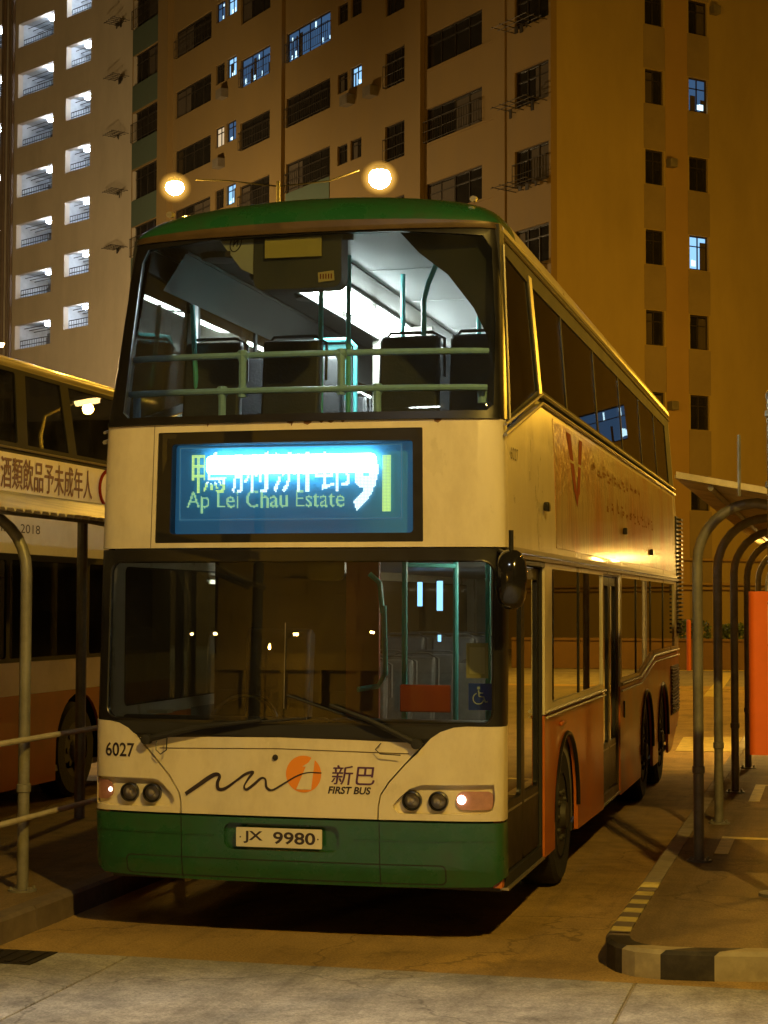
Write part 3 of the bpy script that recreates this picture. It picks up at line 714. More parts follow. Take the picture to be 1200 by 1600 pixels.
mb.build('display_case', m_black, dsp, smooth=False)
mb = MB(); x0, x1, z0, z1 = -.745, .635, 2.462, 2.90
for a in ((x0, x1, z0, z0+.004), (x0, x1, z1-.004, z1), (x0, x0+.004, z0, z1), (x1-.004, x1, z0, z1)): mb.box(a[0], a[1], BY-.006, BY-.001, a[2], a[3])
mb.build('display_border', emit('display_border', (.12, .35, .45), .5), dsp, smooth=False)
def dots(name, body, x, z, wd, ht, m, pitch=.0096, bold=0, shear=0, y=BY-.012, clip=None):
    vs, fs = text_tris(body, .2, bold=bold, shear=shear)
    X0 = min(v[0] for v in vs); X1 = max(v[0] for v in vs); Y0 = min(v[1] for v in vs); Y1 = max(v[1] for v in vs)
    P = [((a-X0)/(X1-X0)*wd, (b-Y0)/(Y1-Y0)*ht) for a, b in vs]
    tri = []
    for f in fs:
        for k in range(1, len(f)-1): tri.append((P[f[0]], P[f[k]], P[f[k+1]]))
    on = set()
    for a, b, c in tri:
        i0 = int(min(a[0], b[0], c[0])/pitch-1); i1 = int(max(a[0], b[0], c[0])/pitch+1)
        j0 = int(min(a[1], b[1], c[1])/pitch-1); j1 = int(max(a[1], b[1], c[1])/pitch+1)
        D = (b[1]-c[1])*(a[0]-c[0])+(c[0]-b[0])*(a[1]-c[1])
        if abs(D) < 1e-12: continue
        for i in range(i0, i1+1):
            for j in range(j0, j1+1):
                px, py = (i+.5)*pitch, (j+.5)*pitch
                l1 = ((b[1]-c[1])*(px-c[0])+(c[0]-b[0])*(py-c[1]))/D; l2 = ((c[1]-a[1])*(px-c[0])+(a[0]-c[0])*(py-c[1]))/D
                if l1 >= -.02 and l2 >= -.02 and l1+l2 <= 1.02: on.add((i, j))
    mb = MB(); h = pitch*.42; vv = []; ff = []
    for i, j in on:
        cx, cz = x+(i+.5)*pitch, z+(j+.5)*pitch
        if clip and not clip(cx, cz): continue
        b = len(vv); vv += [(cx-h, y, cz-h), (cx+h, y, cz-h), (cx+h, y, cz+h), (cx-h, y, cz+h)]; ff.append((b, b+1, b+2, b+3))
    mb.add(vv, ff); return mb.build(name, m, dsp, smooth=False, recalc=False)
m_dg = emit('dot_yellow_green', (.66, 1.0, .25), 1.35); m_de = emit('dot_pale', (.50, .95, .42), 1.0); m_dw = emit('dot_white', (.75, 1.0, .95), 2.2)
dots('display_lettering', 'Ap Lei Chau Estate', -.695, 2.502, .985, .135, m_de, .0074, bold=-.0005)
SP = -.45
dots('display_lettering', '鴨', -.665, 2.625, .22, .245, m_dg, .0085, clip=lambda a, b: a < -.575 or b < 2.68)
dots('display_lettering', '鴨', -.665, 2.625, .22, .245, m_dw, .0085, clip=lambda a, b: a >= -.575 and b >= 2.68)
for i, c in enumerate('脷洲邨'): dots('display_lettering', c, -.41+i*.255, 2.625, .225, .235, m_dw, .0085)
dots('display_lettering', '9', .345, 2.51, .15, .33, m_dw, .0085, bold=.007, shear=.25)
dots('display_lettering', '1', .52, 2.512, .05, .315, m_dg, .0085, bold=.008)
mb = MB(); mb.prism(rrect(-.56, 2.735, .487, 2.845, .03, 5), BY-.045, BY-.03); mb.build('display_tube', emit('display_tube_glow', (.55, .93, 1.0), 22), dsp)
# ---- upper windscreen
uh = [(-1.13, 3.12), (-1.09, 3.085), (1.16, 3.085), (1.20, 3.12), (1.215, 3.6), (1.20, 4.08), (1.15, 4.16), (.6, 4.20), (0, 4.205), (-.6, 4.20), (-1.12, 4.165), (-1.155, 4.08), (-1.145, 3.6)]
front('upper_windscreen_frame', [(-1.25, 3.043), (1.25, 3.043), (1.25, 4.238), (-1.25, 4.238)], [uh], m_black, BUS, .004, .05)
front('upper_windscreen', [(a*1.006, b+(.006 if b > 3.5 else -.006)) for a, b in uh], [], m_glass, BUS, .014, .005)
front('windscreen_ledge', [(-1.235, 3.037), (1.235, 3.037), (1.235, 3.062), (-1.235, 3.062)], [], m_black, BUS, -.02, .03)
front('roof_edge_trim', [(-1.25, 4.205)]+[(1.25*k/8, 4.205+.01*(1-(k/8)**2)) for k in range(-8, 9)]+[(1.25, 4.205)]+[(1.25*k/8, 4.243+.042*(1-(k/8)**2)) for k in range(8, -9, -1)], [], m_brn_trim, BUS, -.01, .02)
# side trim along the front corners
for s in (-1, 1):
    mb = MB(); mb.tube([(s*W(z)*.997, F(s*W(z), z)-.06, z) for z in (2.3, 3.0, 3.05)], .006, 5)
# ---- roof
def ztop(x):
    q = min(abs(x)/1.165, 1); return 4.238+.155*(1-q**12)**.5+.115*(1-q*q)**.9
def zbot(x): return 4.240+.042*(1-min(abs(x)/1.165, 1)**2)
mb = MB(); nx = 40; ny = 10; vs = []
xs_ = [1.165*math.sin(math.pi/2*(-1+2*i/nx)) for i in range(nx+1)]
for j in range(ny+1):
    t = j/ny*math.pi/2
    for x in xs_: vs.append((x, F(x/1.165*1.1645, 4.238)+.5*(1-math.cos(t))-.008, zbot(x)+(max(ztop(x), zbot(x)+.001)-zbot(x))*math.sin(t)))
mb.add(vs, [(j*(nx+1)+i, j*(nx+1)+i+1, (j+1)*(nx+1)+i+1, (j+1)*(nx+1)+i) for j in range(ny) for i in range(nx)])
cap = mb.build('roof_cap', m_green, BUS, angle=60)
mb = MB(); vs = []
for y in (0, 1):
    for x in xs_: vs.append((x, (F(x/1.165*1.1645, 4.238)+.49) if y == 0 else 11.85, ztop(x)-.001))
mb.add(vs, [(i, i+1, nx+2+i, nx+1+i) for i in range(nx)])
roof = mb.build('roof', m_cream, BUS, angle=60)
for s in (-1, 1):
    mb = MB(); mb.tube([(s*.98, F(1, 4.238)+.16, ztop(.98)+.0), (s*.98, F(1, 4.238)+.22, ztop(.98)+.012)], .02, 8); mb.build('marker_lamp', m_alu, roof)
    mb = MB(); mb.tube([(s*1.152, y, 4.225) for y in (.55, 4, 8, 11.8)], .022, 8); mb.build('gutter', m_alu, roof)
    mb = MB(); mb.tube([(s*1.165, y, 4.17) for y in (.6, 4, 8, 11.8)], .012, 6); mb.build('gutter', m_brn_trim, roof)
# ---- sides
def ellarch(cy, r, z0, zc=.5, n=14):
    return [(cy+r*math.cos(a), zc+r*.99*math.sin(a)) for a in [math.pi*(k/n) for k in range(n+1)]]
def arch_pts(cy, r, z0, fwd=True):
    a = ellarch(cy, r, z0); a = [(cy+r, z0)]+a+[(cy-r, z0)]
    return a if not fwd else a[::-1]
WY = [2.62, 8.22, 9.98]
REAR = 12.0
def side(s):
    near = s > 0
    nm = lambda n: n
    # lower panel
    if near:
        o1 = [(1.62, .32)]+arch_pts(WY[0], .56, .32)+[(4.7, .30), (4.7, 1.235), (1.62, 1.235)]
        o2 = [(5.9, .29)]+arch_pts(WY[1], .60, .29)+arch_pts(WY[2], .60, .29)+[(11.0, .30), (REAR, .62), (REAR, 1.40), (8.9, 1.40), (7.55, 1.235), (5.9, 1.235)]
        for o in (o1, o2): sidep('lower_panel', o, [], m_orange, BUS, s, 0, .03)
        sidep('door_pillar', [(.17, .34), (.245, .34), (.245, 1.22), (.17, 1.22)], [], m_orange, BUS, s, -.02, .05)
        sidep('door_pillar', [(.20, 1.222), (.245, 1.222), (.245, 2.284), (.20, 2.284)], [], m_cream, BUS, s, -.03, .05)
        holes = [rrect(1.93, 1.31, 4.66, 2.2, .03, 3), [(6.02, 1.31), (7.5, 1.31), (8.85, 1.475), (11.45, 1.475), (11.45, 2.2), (6.02, 2.2)]]
        sidep('window_frame', [(1.62, 1.245), (4.7, 1.245), (4.7, 2.215), (5.9, 2.215), (5.9, 1.245), (7.55, 1.245), (8.9, 1.41), (REAR, 1.41), (REAR, 2.262), (1.62, 2.262)], holes, m_cream, BUS, s, .002, .035)
        gl = [(1.92, 4.67, 1.30, 2.21)]
        sidep('side_window', rrect(1.92, 1.30, 4.67, 2.21, .03, 3), [], m_glass_s, BUS, s, -.012, .005)
        sidep('side_window', [(6.01, 1.30), (7.5, 1.30), (8.86, 1.465), (11.46, 1.465), (11.46, 2.21), (6.01, 2.21)], [], m_glass_s, BUS, s, -.012, .005)
        for y in (3.3, 7.3, 8.7, 10.1): 
            z0 = 1.31 if y < 7.4 else 1.475
            sidep('window_divider', [(y-.02, z0), (y+.02, z0), (y+.02, 2.2), (y-.02, 2.2)], [], m_black, BUS, s, -.004, .02)
        mb = MB()
        for o in (.014,):
            mb.tube([(1.252+o, 1.62, 1.262), (1.252+o, 4.7, 1.262)], .012, 6); mb.tube([(1.252+o, 1.62, 1.225), (1.252+o, 4.7, 1.225)], .008, 6)
            mb.tube([(1.252+o, 5.9, 1.262), (1.252+o, 7.55, 1.262), (1.252+o, 8.9, 1.43), (1.252+o, 11.9, 1.43)], .012, 6)
            mb.tube([(1.252+o, 5.9, 1.20), (1.252+o, 7.55, 1.20), (1.252+o, 8.9, 1.365), (1.252+o, 11.9, 1.365)], .009, 6)
        mb.build('side_trim', mat('cream_trim', (.62, .55, .38), .35, var=.1) if 'cream_trim' not in bpy.data.materials else bpy.data.materials['cream_trim'], BUS)
        for y0, y1, dn in ((.26, 1.60, 2), (4.72, 5.88, 2)):
            sidep('door_frame', [(y0, .33), (y1, .33), (y1, 2.24), (y0, 2.24)], [rrect(y0+.04, .40, y1-.04, 2.2, .02, 2)], m_brn_trim if y0 > 1 else m_blackm, BUS, s, -.012, .05)
            mb = MB(); wdt = (y1-y0-.08)/2
            for k in range(2):
                a = y0+.04+k*wdt; b = a+wdt
                leaf = sidep('door_leaf', rrect(a+.003, .41, b-.003, 2.19, .03, 3), [rrect(a+.06, .80, b-.06, 2.12, .04, 3)], m_black, BUS, s, -.028, .035)
                sidep('door_glass', rrect(a+.055, .79, b-.055, 2.125, .04, 3), [], m_glass_s, leaf, s, -.042, .005)
                sidep('door_panel_trim', [(a+.05, .745), (b-.05, .745), (b-.05, .757), (a+.05, .757)], [], m_alu, leaf, s, -.024, .008)
                h = MB(); h.tube([(1.19, a+.10, .9), (1.175, a+.10, 1.3), (1.19, a+.10, 1.7)], .013, 6); h.build('grab_handle', m_alu, leaf)
            sidep('door_sill', [(y0, .315), (y1, .315), (y1, .33), (y0, .33)], [], m_alu, BUS, s, .004, .05)
        # rear grille on the skirt
        g = MB(); 
        for k in range(14): z = .72+k*.037; g.box(1.252, 1.275, 10.95, 11.9, z, z+.018)
        g.box(1.249, 1.26, 10.93, 11.92, .69, 1.25); g.build('engine_grille', m_brn, BUS, smooth=False)
        g = MB()
        for k in range(28): z = 1.62+k*.05; g.box(1.24, 1.31, 11.78, 12.04, z, z+.022)
        g.box(1.22, 1.255, 11.76, 12.05, 1.58, 3.02); g.build('intake_grille', m_black, BUS, smooth=False)
        # roof-band trims between the decks
        sidep('deck_band', [(.29, 2.270), (REAR, 2.270), (REAR, 2.30), (.29, 2.30)], [], m_alu, BUS, s, .012, .03)
        sidep('deck_band', [(.29, 2.235), (11.9, 2.235), (11.9, 2.262), (.29, 2.262)], [], m_brn_trim, BUS, s, .022, .04)
        sidep('door_header', [(.25, 2.205), (1.62, 2.205), (1.62, 2.232), (.25, 2.232)], [], m_black, BUS, s, .004, .04)
    else:
        o2 = [(.3, .32)]+arch_pts(WY[0], .56, .32)+arch_pts(WY[1], .6, .32)+arch_pts(WY[2], .6, .32)+[(REAR, .4), (REAR, 1.235), (.3, 1.235)]
        sidep('lower_panel', o2, [], m_orange, BUS, s, 0, .03)
        sidep('window_frame', [(.3, 1.24), (REAR, 1.24), (REAR, 2.27), (.3, 2.27)], [rrect(.5, 1.33, 1.7, 2.18, .04, 3), rrect(1.8, 1.33, 5.3, 2.18, .04, 3), rrect(5.4, 1.33, 11.3, 2.18, .04, 3)], m_cream, BUS, s, 0, .03)
        sidep('side_window', rrect(.49, 1.32, 11.31, 2.19, .04, 3), [], m_glass_o, BUS, s, -.032, .005)
        sidep('deck_band', [(.3, 2.272), (REAR, 2.272), (REAR, 2.30), (.3, 2.30)], [], m_brn_trim, BUS, s, .004, .03)
    # mid panel (cream) between decks
    kink = [(.29, 2.965), (1.67, 3.285), (11.95, 3.285)]
    sidep('upper_panel', [(.29, 2.302), (REAR, 2.302), (11.95, 3.283)]+kink[::-1][1:], [], m_cream, BUS, s, 0, .03)
    # upper window band
    qh = [(.46, 3.085), (1.60, 3.36), (1.42, 4.05), (.56, 4.08)]
    lh = [(1.78, 3.385), (11.3, 3.385), (11.15, 4.05), (1.60, 4.05)]
    sidep('upper_window_frame', [(.30, 3.0), (1.67, 3.32), (11.9, 3.32), (11.7, 4.235), (.45, 4.235)], [qh, lh], m_blackm, BUS, s, -.004, .03)
    sidep('quarter_window', [(.45, 3.078), (1.61, 3.352), (1.425, 4.056), (.552, 4.087)], [], m_glass_u if near else m_glass_o, BUS, s, -.012, .005)
    sidep('upper_side_window', [(1.77, 3.378), (11.31, 3.378), (11.15, 4.057), (1.59, 4.057)], [], m_glass_u if near else m_glass_o, BUS, s, -.012, .005)
    for y in (2.95, 4.75, 6.55, 8.3, 9.9):
        sidep('window_divider', [(y, 3.385), (y+.05, 3.385), (y-.03, 4.05), (y-.08, 4.05)], [], m_blackm, BUS, s, -.006, .02)
    sidep('silver_pillar', [(1.63, 3.33), (1.745, 3.33), (1.56, 4.1), (1.445, 4.1)], [], m_alu, BUS, s, .004, .02)
    mb = MB()
    def edge(dz, r): mb.tube([(s*(W(3.0)+.012), .20, 2.945+dz), (s*(W(3.3)+.012), 1.67, 3.285+dz), (s*(W(3.3)+.012), 11.9, 3.285+dz)], r, 6)
    edge(.0, .013); edge(.06, .009); mb.build('window_sill_trim', m_alu, BUS)
    mb = MB(); mb.tube([(s*(W(3.1)+.004), .42, 3.03), (s*(W(4.1)+.004), .52, 4.12)], .008, 6); mb.build('window_edge_trim', m_alu, BUS)
    for y in WY:   # wheel housing inner
        mb = MB(); 
        pr_ = [(y+.62*math.cos(a), .5+.62*math.sin(a)) for a in [math.pi*k/12 for k in range(13)]]
        vs = [(s*1.22, a, b) for a, b in pr_]+[(s*.75, a, b) for a, b in pr_]
        mb.add(vs, [(i, i+1, 14+i, 13+i) for i in range(12)]+[tuple(13+i for i in range(13))]); mb.build('wheel_arch', m_blackm, BUS)
side(1); side(-1)
for y, r in zip(WY, (.56, .60, .60)): mb = MB(); mb.tube([(1.255, y+r*math.cos(a), .5+r*math.sin(a)) for a in [math.pi*k/16 for k in range(17)]], .016, 6); mb.build('wheel_arch_lip', m_black, BUS)
# rear wall
mb = MB(); mb.prism([(-1.24, .5), (1.24, .5), (1.235, 3.0), (1.14, 4.24), (-1.14, 4.24), (-1.235, 3.0)], 11.93, 11.97); mb.build('rear_panel', m_cream, BUS, smooth=False)
# advertisement on the nearside, upper panel
def ad_mat():
    m = bpy.data.materials.new('advert_vinyl'); m.use_nodes = True; t = m.node_tree; n = t.nodes; L = t.links; b = n['Principled BSDF']
    tc = n.new('ShaderNodeTexCoord'); sp = n.new('ShaderNodeSeparateXYZ'); L.new(tc.outputs['Object'], sp.inputs[0])
    nz = n.new('ShaderNodeTexNoise'); nz.inputs['Scale'].default_value = 1.1; nz.inputs['Detail'].default_value = 6
    mp = n.new('ShaderNodeMapping'); mp.inputs['Scale'].default_value = (1, 1.2, .8); L.new(tc.outputs['Object'], mp.inputs[0]); L.new(mp.outputs[0], nz.inputs[0])
    cr = n.new('ShaderNodeValToRGB'); e = cr.color_ramp.elements; e[0].position = .35; e[0].color = (.52, .17, .03, 1); e[1].position = .58; e[1].color = (.55, .40, .18, 1)
    L.new(nz.outputs[0], cr.inputs[0])
    # vertical rain and dirt streaks
    n2 = n.new('ShaderNodeTexNoise'); n2.inputs['Scale'].default_value = 9; n2.inputs['Detail'].default_value = 8
    m2 = n.new('ShaderNodeMapping'); m2.inputs['Scale'].default_value = (1, 3.2, .25); L.new(tc.outputs['Object'], m2.inputs[0]); L.new(m2.outputs[0], n2.inputs[0])
    mr = n.new('ShaderNodeMapRange'); mr.inputs[1].default_value = .35; mr.inputs[2].default_value = .65; mr.inputs[3].default_value = .55; mr.inputs[4].default_value = 1.1; L.new(n2.outputs[0], mr.inputs[0])
    mx = n.new('ShaderNodeMix'); mx.data_type = 'RGBA'; mx.blend_type = 'MULTIPLY'; mx.inputs[0].default_value = 1; L.new(cr.outputs[0], mx.inputs[6]); L.new(mr.outputs[0], mx.inputs[7]); L.new(mx.outputs[2], b.inputs['Base Color'])
    n3 = n.new('ShaderNodeTexNoise'); n3.inputs['Scale'].default_value = 34; n3.inputs['Detail'].default_value = 5; m3 = n.new('ShaderNodeMapping'); m3.inputs['Scale'].default_value = (1, 1, .35); L.new(tc.outputs['Object'], m3.inputs[0]); L.new(m3.outputs[0], n3.inputs[0])
    bp = n.new('ShaderNodeBump'); bp.inputs['Strength'].default_value = .9; bp.inputs['Distance'].default_value = .02; L.new(n3.outputs[0], bp.inputs['Height']); L.new(bp.outputs[0], b.inputs['Normal'])
    b.inputs['Roughness'].default_value = .3; b.inputs['Coat Weight'].default_value = .6; b.inputs['Coat Roughness'].default_value = .15
    return m
ad = sidep('advertisement', [(2.14, 2.345), (11.5, 2.345), (11.5, 3.235), (2.14, 3.235)], [], ad_mat(), BUS, 1, .004, .006)
m_red = mat('dark_red_print', (.22, .02, .006), .75, spec=.1)
def adp(y, z): return (W(z)+.0075, y, z)
mb = MB()
for pts in ([(2.75, 3.2), (3.05, 2.78), (3.2, 2.78), (2.98, 3.2)], [(3.2, 2.78), (3.42, 3.2), (3.6, 3.2), (3.34, 2.78)], [(2.98, 2.86), (3.2, 2.68), (3.38, 2.86), (3.2, 2.79)]):
    mb.add([adp(*p) for p in pts], [(0, 1, 2, 3)])
mb.build('advert_emblem', m_red, ad, smooth=False, recalc=False)
mb = MB(); rr_ = random.Random(5)   # rows of worn, unreadable print
for r_, (z, h, y0, y1) in enumerate(((2.98, .10, 4.1, 7.5), (2.72, .13, 5.0, 9.0))):
    y = y0
    while y < y1:
        for k in range(5):
            a = y+rr_.uniform(0, .18); b = z+rr_.uniform(0, h*.8); 
            if rr_.random() < .5: pts = [(a, b), (a+rr_.uniform(.06, .15), b), (a+.1, b+.018), (a, b+.018)]
            else: pts = [(a, b), (a+.025, b), (a+.025, b+h*.5), (a, b+h*.5)]
            mb.add([adp(*p) for p in pts], [(0, 1, 2, 3)])
        y += .34
mb.build('advert_print', mat('worn_print', (.20, .07, .015), .75, spec=.1), ad, smooth=False, recalc=False)
for y, z in ((1.62, 2.6), (6.2, 2.62), (8.6, 2.5)):
    mb = MB(); mb.box(1.25, 1.285, y-.03, y+.05, z-.03, z+.03); mb.build('side_hook', m_black, BUS, bevel=.008)
# ---- wheels
def wheel(y, s, w_=.29):
    t = MB(); x1 = s*1.215; x0 = s*(1.215-w_)
    prof = [(.29, 0), (.30, .01), (.44, .0), (.475, .025), (.485, .06), (.485, w_-.06), (.475, w_-.025), (.44, w_), (.30, w_-.01), (.29, w_)]
    t.lathe([(r, s*(1.215-h)) for r, h in prof], (0, y, .485), 'x', 40, cap=False)
    wo = t.build('wheel', m_tyre, BUS)
    tr = MB()
    for k in range(40):
        a = 2*math.pi*k/40; ca, sa = math.cos(a), math.sin(a); c2, s2 = math.cos(a+.09), math.sin(a+.09)
        for q in (.07, .15, .2):
            p = [(s*(1.215-q), y+.488*ca, .485+.488*sa), (s*(1.215-q-.05), y+.488*ca, .485+.488*sa), (s*(1.215-q-.05), y+.488*c2, .485+.488*s2), (s*(1.215-q), y+.488*c2, .485+.488*s2)]
            tr.add(p, [(0, 1, 2, 3)])
    tr.build('tyre_tread', m_tyre, wo, smooth=False)
    r = MB(); r.lathe([(.295, s*1.205), (.27, s*1.17), (.23, s*1.15), (.16, s*1.20), (.1, s*1.215), (.09, s*1.25), (0, s*1.255)], (0, y, .485), 'x', 32)
    for k in range(10):
        a = 2*math.pi*k/10; r.lathe([(.018, 0), (.018, .03), (0, .035)] if s > 0 else [(.018, 0), (.018, -.03), (0, -.035)], (s*1.195, y+.165*math.cos(a), .485+.165*math.sin(a)), 'x', 8)
    r.build('rim', m_rim, wo)
for y in WY:
    for s in (1, -1): wheel(y, s)
# ---- chassis, floors, decks
mb = MB(); mb.box(-1.2, 1.2, .30, 2.02, .30, .36); mb.box(-.76, .76, 2.02, 10.8, .30, .36); mb.box(-1.2, 1.2, 3.22, 7.62, .301, .361); mb.box(-1.2, 1.2, 8.8, 9.4, .301, .361); mb.box(-1.2, 1.2, 10.58, 10.8, .301, .361); mb.box(-1.1, 1.1, 10.8, 11.9, .45, .5); mb.build('lower_floor', m_dark, BUS, smooth=False)
mb = MB(); mb.box(-1.2, 1.2, .28, 11.9, 2.27, 2.31); mb.build('lower_ceiling', m_white_in, BUS, smooth=False)
mb = MB(); mb.box(-1.2, 1.2, .30, 11.9, 2.50, 2.56); mb.build('upper_floor', m_dark, BUS, smooth=False)
mb = MB(); mb.box(-1.2, 1.2, .26, .29, 2.56, 3.06); mb.box(-1.2, 1.2, .29, .42, 3.03, 3.06); mb.build('front_bulkhead', m_dark, BUS, smooth=False)
for s in (-1, 1):
    mb = MB(); mb.add([(s*1.20, .5, 2.56), (s*1.20, 11.8, 2.56), (s*1.195, 11.8, 3.33), (s*1.195, 1.7, 3.33), (s*1.2, .5, 3.0)], [(0, 1, 2, 3, 4)]); mb.build('side_lining', m_grey_in, BUS, smooth=False)
    mb = MB(); mb.add([(s*1.20, 1.65, .4), (s*1.20, 4.68, .4), (s*1.20, 4.68, 1.25), (s*1.20, 1.65, 1.25)], [(0, 1, 2, 3)]); mb.add([(s*1.20, 5.95, .4), (s*1.20, 11.8, .4), (s*1.20, 11.8, 1.25), (s*1.20, 5.95, 1.25)], [(0, 1, 2, 3)]); mb.build('side_lining', m_grey_in, BUS, smooth=False)
# upper ceiling: white centre, dark liner at the offside, coves
CZ = 4.265
mb = MB(); mb.box(-.05, 1.12, .62, 11.8, CZ, CZ+.02)
for y in (1.9, 3.2, 4.6, 6, 7.5, 9): mb.box(-.05, 1.12, y, y+.012, CZ-.004, CZ)
mb.build('ceiling_panel', m_white_in, BUS, smooth=False)
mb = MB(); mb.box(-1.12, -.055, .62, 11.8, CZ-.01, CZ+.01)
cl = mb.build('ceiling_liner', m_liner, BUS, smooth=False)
mb = MB()
for x, y in ((-.82, 1.1), (-.74, 1.9), (-.66, 2.7), (-.6, 3.5), (-.55, 4.4), (-.5, 5.4)): mb.lathe([(0, CZ-.05), (.12, CZ-.045), (.14, CZ-.011)], (x, y, 0), 'z', 20)
mb.build('ceiling_vent', m_black, cl)
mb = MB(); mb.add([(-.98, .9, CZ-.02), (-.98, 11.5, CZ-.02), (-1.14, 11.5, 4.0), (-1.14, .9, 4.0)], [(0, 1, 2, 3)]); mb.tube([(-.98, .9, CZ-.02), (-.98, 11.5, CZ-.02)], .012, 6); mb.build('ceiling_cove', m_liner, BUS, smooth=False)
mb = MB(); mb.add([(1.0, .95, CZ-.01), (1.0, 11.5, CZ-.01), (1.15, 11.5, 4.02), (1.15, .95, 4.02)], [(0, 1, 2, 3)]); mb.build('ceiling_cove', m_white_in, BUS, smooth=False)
m_fl = emit('fluorescent_tube', (.86, .94, 1.0), 110)
mb = MB()
for y in (1.7, 3.25, 4.8, 6.35, 7.9): mb.prism([(-.52, CZ-.03), (-.48, CZ-.10), (-.34, CZ-.10), (-.30, CZ-.03)], y, y+1.42)
li = mb.build('ceiling_light', m_fl, BUS, bevel=.01)
mb = MB(); mb.box(-.285, -.265, 1.65, 9.4, CZ-.03, CZ-.011); mb.box(-.56, -.535, 1.65, 9.4, CZ-.125, CZ-.011)  # deep left blade added to keep tube light off the offside liner
for y in (1.65, 3.15, 4.72, 6.27): mb.box(-.535, -.285, y, y+.03, CZ-.105, CZ-.011)
mb.build('light_trim', m_dark, BUS, smooth=False)
mb = MB()
for y in (3.0, 4.6, 6.2, 7.8): mb.prism([(1.0, 4.19), (1.03, 4.13), (1.09, 4.10), (1.1, 4.15)], y, y+1.4)
mb.build('cove_light', emit('cove_tube', (.86, .94, 1.0), 22), BUS, smooth=False)  # second light row added to brighten the white ceiling
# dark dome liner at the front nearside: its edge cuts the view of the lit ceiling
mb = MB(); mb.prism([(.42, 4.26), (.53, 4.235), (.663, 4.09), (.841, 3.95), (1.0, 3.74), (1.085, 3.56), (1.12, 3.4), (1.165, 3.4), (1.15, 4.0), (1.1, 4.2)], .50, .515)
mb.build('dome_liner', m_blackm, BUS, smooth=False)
mb = MB(); mb.prism([(-.62, 4.255), (-.36, 4.27), (-.365, 3.985), (-.44, 4.02)], .40, .42); pn = mb.build('dome_panel', mat('grey_notice_panel', (.42, .40, .36), .5, var=.1), BUS, smooth=False)
def place_xz(x0, z0, y): return lambda a, b: (x0+a, y, z0+b)
el = [(-.475+.035*math.cos(a)*1.0+.012*math.sin(a), .398, 4.185+.055*math.sin(a)) for a in [2*math.pi*k/24 for k in range(24)]]
mb = MB(); mb.tube(el, .004, 5, closed=True); mb.tube([(-.492, .398, 4.17), (-.458, .398, 4.205)], .005, 5); mb.tube([(-.482, .398, 4.215), (-.492, .398, 4.16)], .004, 5); mb.tube([(-.456, .398, 4.215), (-.468, .398, 4.16)], .004, 5); mb.box(-.545, -.51, .396, .399, 4.10, 4.135); mb.build('panel_emblem', m_text, pn)
mb = MB(); mb.prism(rrect(-.36, 3.885, .20, 4.262, [.06, .06, .01, .01], 5), .40, .55); bx = mb.build('periscope_housing', m_dark, BUS, bevel=.01)
mb = MB(); mb.box(-.28, .08, .375, .388, 4.075, 4.195); mb.build('housing_notice', mat('yellow_notice', (.50, .38, .10), .6, var=.1), bx, smooth=False)
mb = MB(); mb.prism([(.06, 3.915), (.158, 3.925), (.154, 3.985), (.056, 3.975)], .385, .397); st = mb.build('housing_sticker', mat('pale_sticker', (.6, .45, .2), .6), bx, smooth=False)
mb = MB()
for k in range(5): mb.box(.07+k*.017, .077+k*.017, .382, .384, 3.935, 3.965)
mb.build('sticker_print', m_red, bx, smooth=False)
mb = MB(); mb.prism([(.20, 4.18), (.26, 4.18), (.26, 4.25), (.20, 4.25)], .43, .46); mb.build('housing_bracket', m_dark, bx, smooth=False)
# guard rails behind the upper windscreen
def bow(x, z, d=.1): return F(x, z)+d
mb = MB()
def rz1(x): return 3.452+.0*x+.012*(x*x)
xsr = [-1.12+2.24*k/24 for k in range(25)]
mb.tube([(x, bow(x, 3.45, .10) if abs(x) < 1.1 else bow(1.08, 3.45, .12), 3.462-.006*x) for x in xsr], .0195, 8)
mb.tube([(x, bow(x, 3.23, .10) if abs(x) < 1.1 else bow(1.08, 3.23, .12), 3.240-.006*x) for x in xsr], .0195, 8)
gr = mb.build('guard_rail', m_rail, BUS)
for x, z0, z1 in ((-.37, 3.24, 3.46), (.25, 3.24, 3.45), (-.50, 3.07, 3.245), (.47, 3.07, 3.235)):
    p = MB(); y = bow(x, 3.3, .10)
    p.tube([(x, y, z0), (x, y, z1)], .024, 8)
    for z in (z0, z1) if z0 > 3.1 else (z1,): p.tube([(x, y, z-.035), (x, y, z+.03)], .027, 8); p.tube([(x-.03, y, z), (x+.03, y, z)], .026, 8)
    p.build('rail_clamp', m_rail, gr)
p = MB(); p.tube([(-1.1, .36, 3.24), (-1.1, .36, 3.07)], .025, 8); p.tube([(1.08, .36, 3.235), (1.08, .36, 3.15)], .03, 8); p.build('rail_clamp', m_rail, gr)
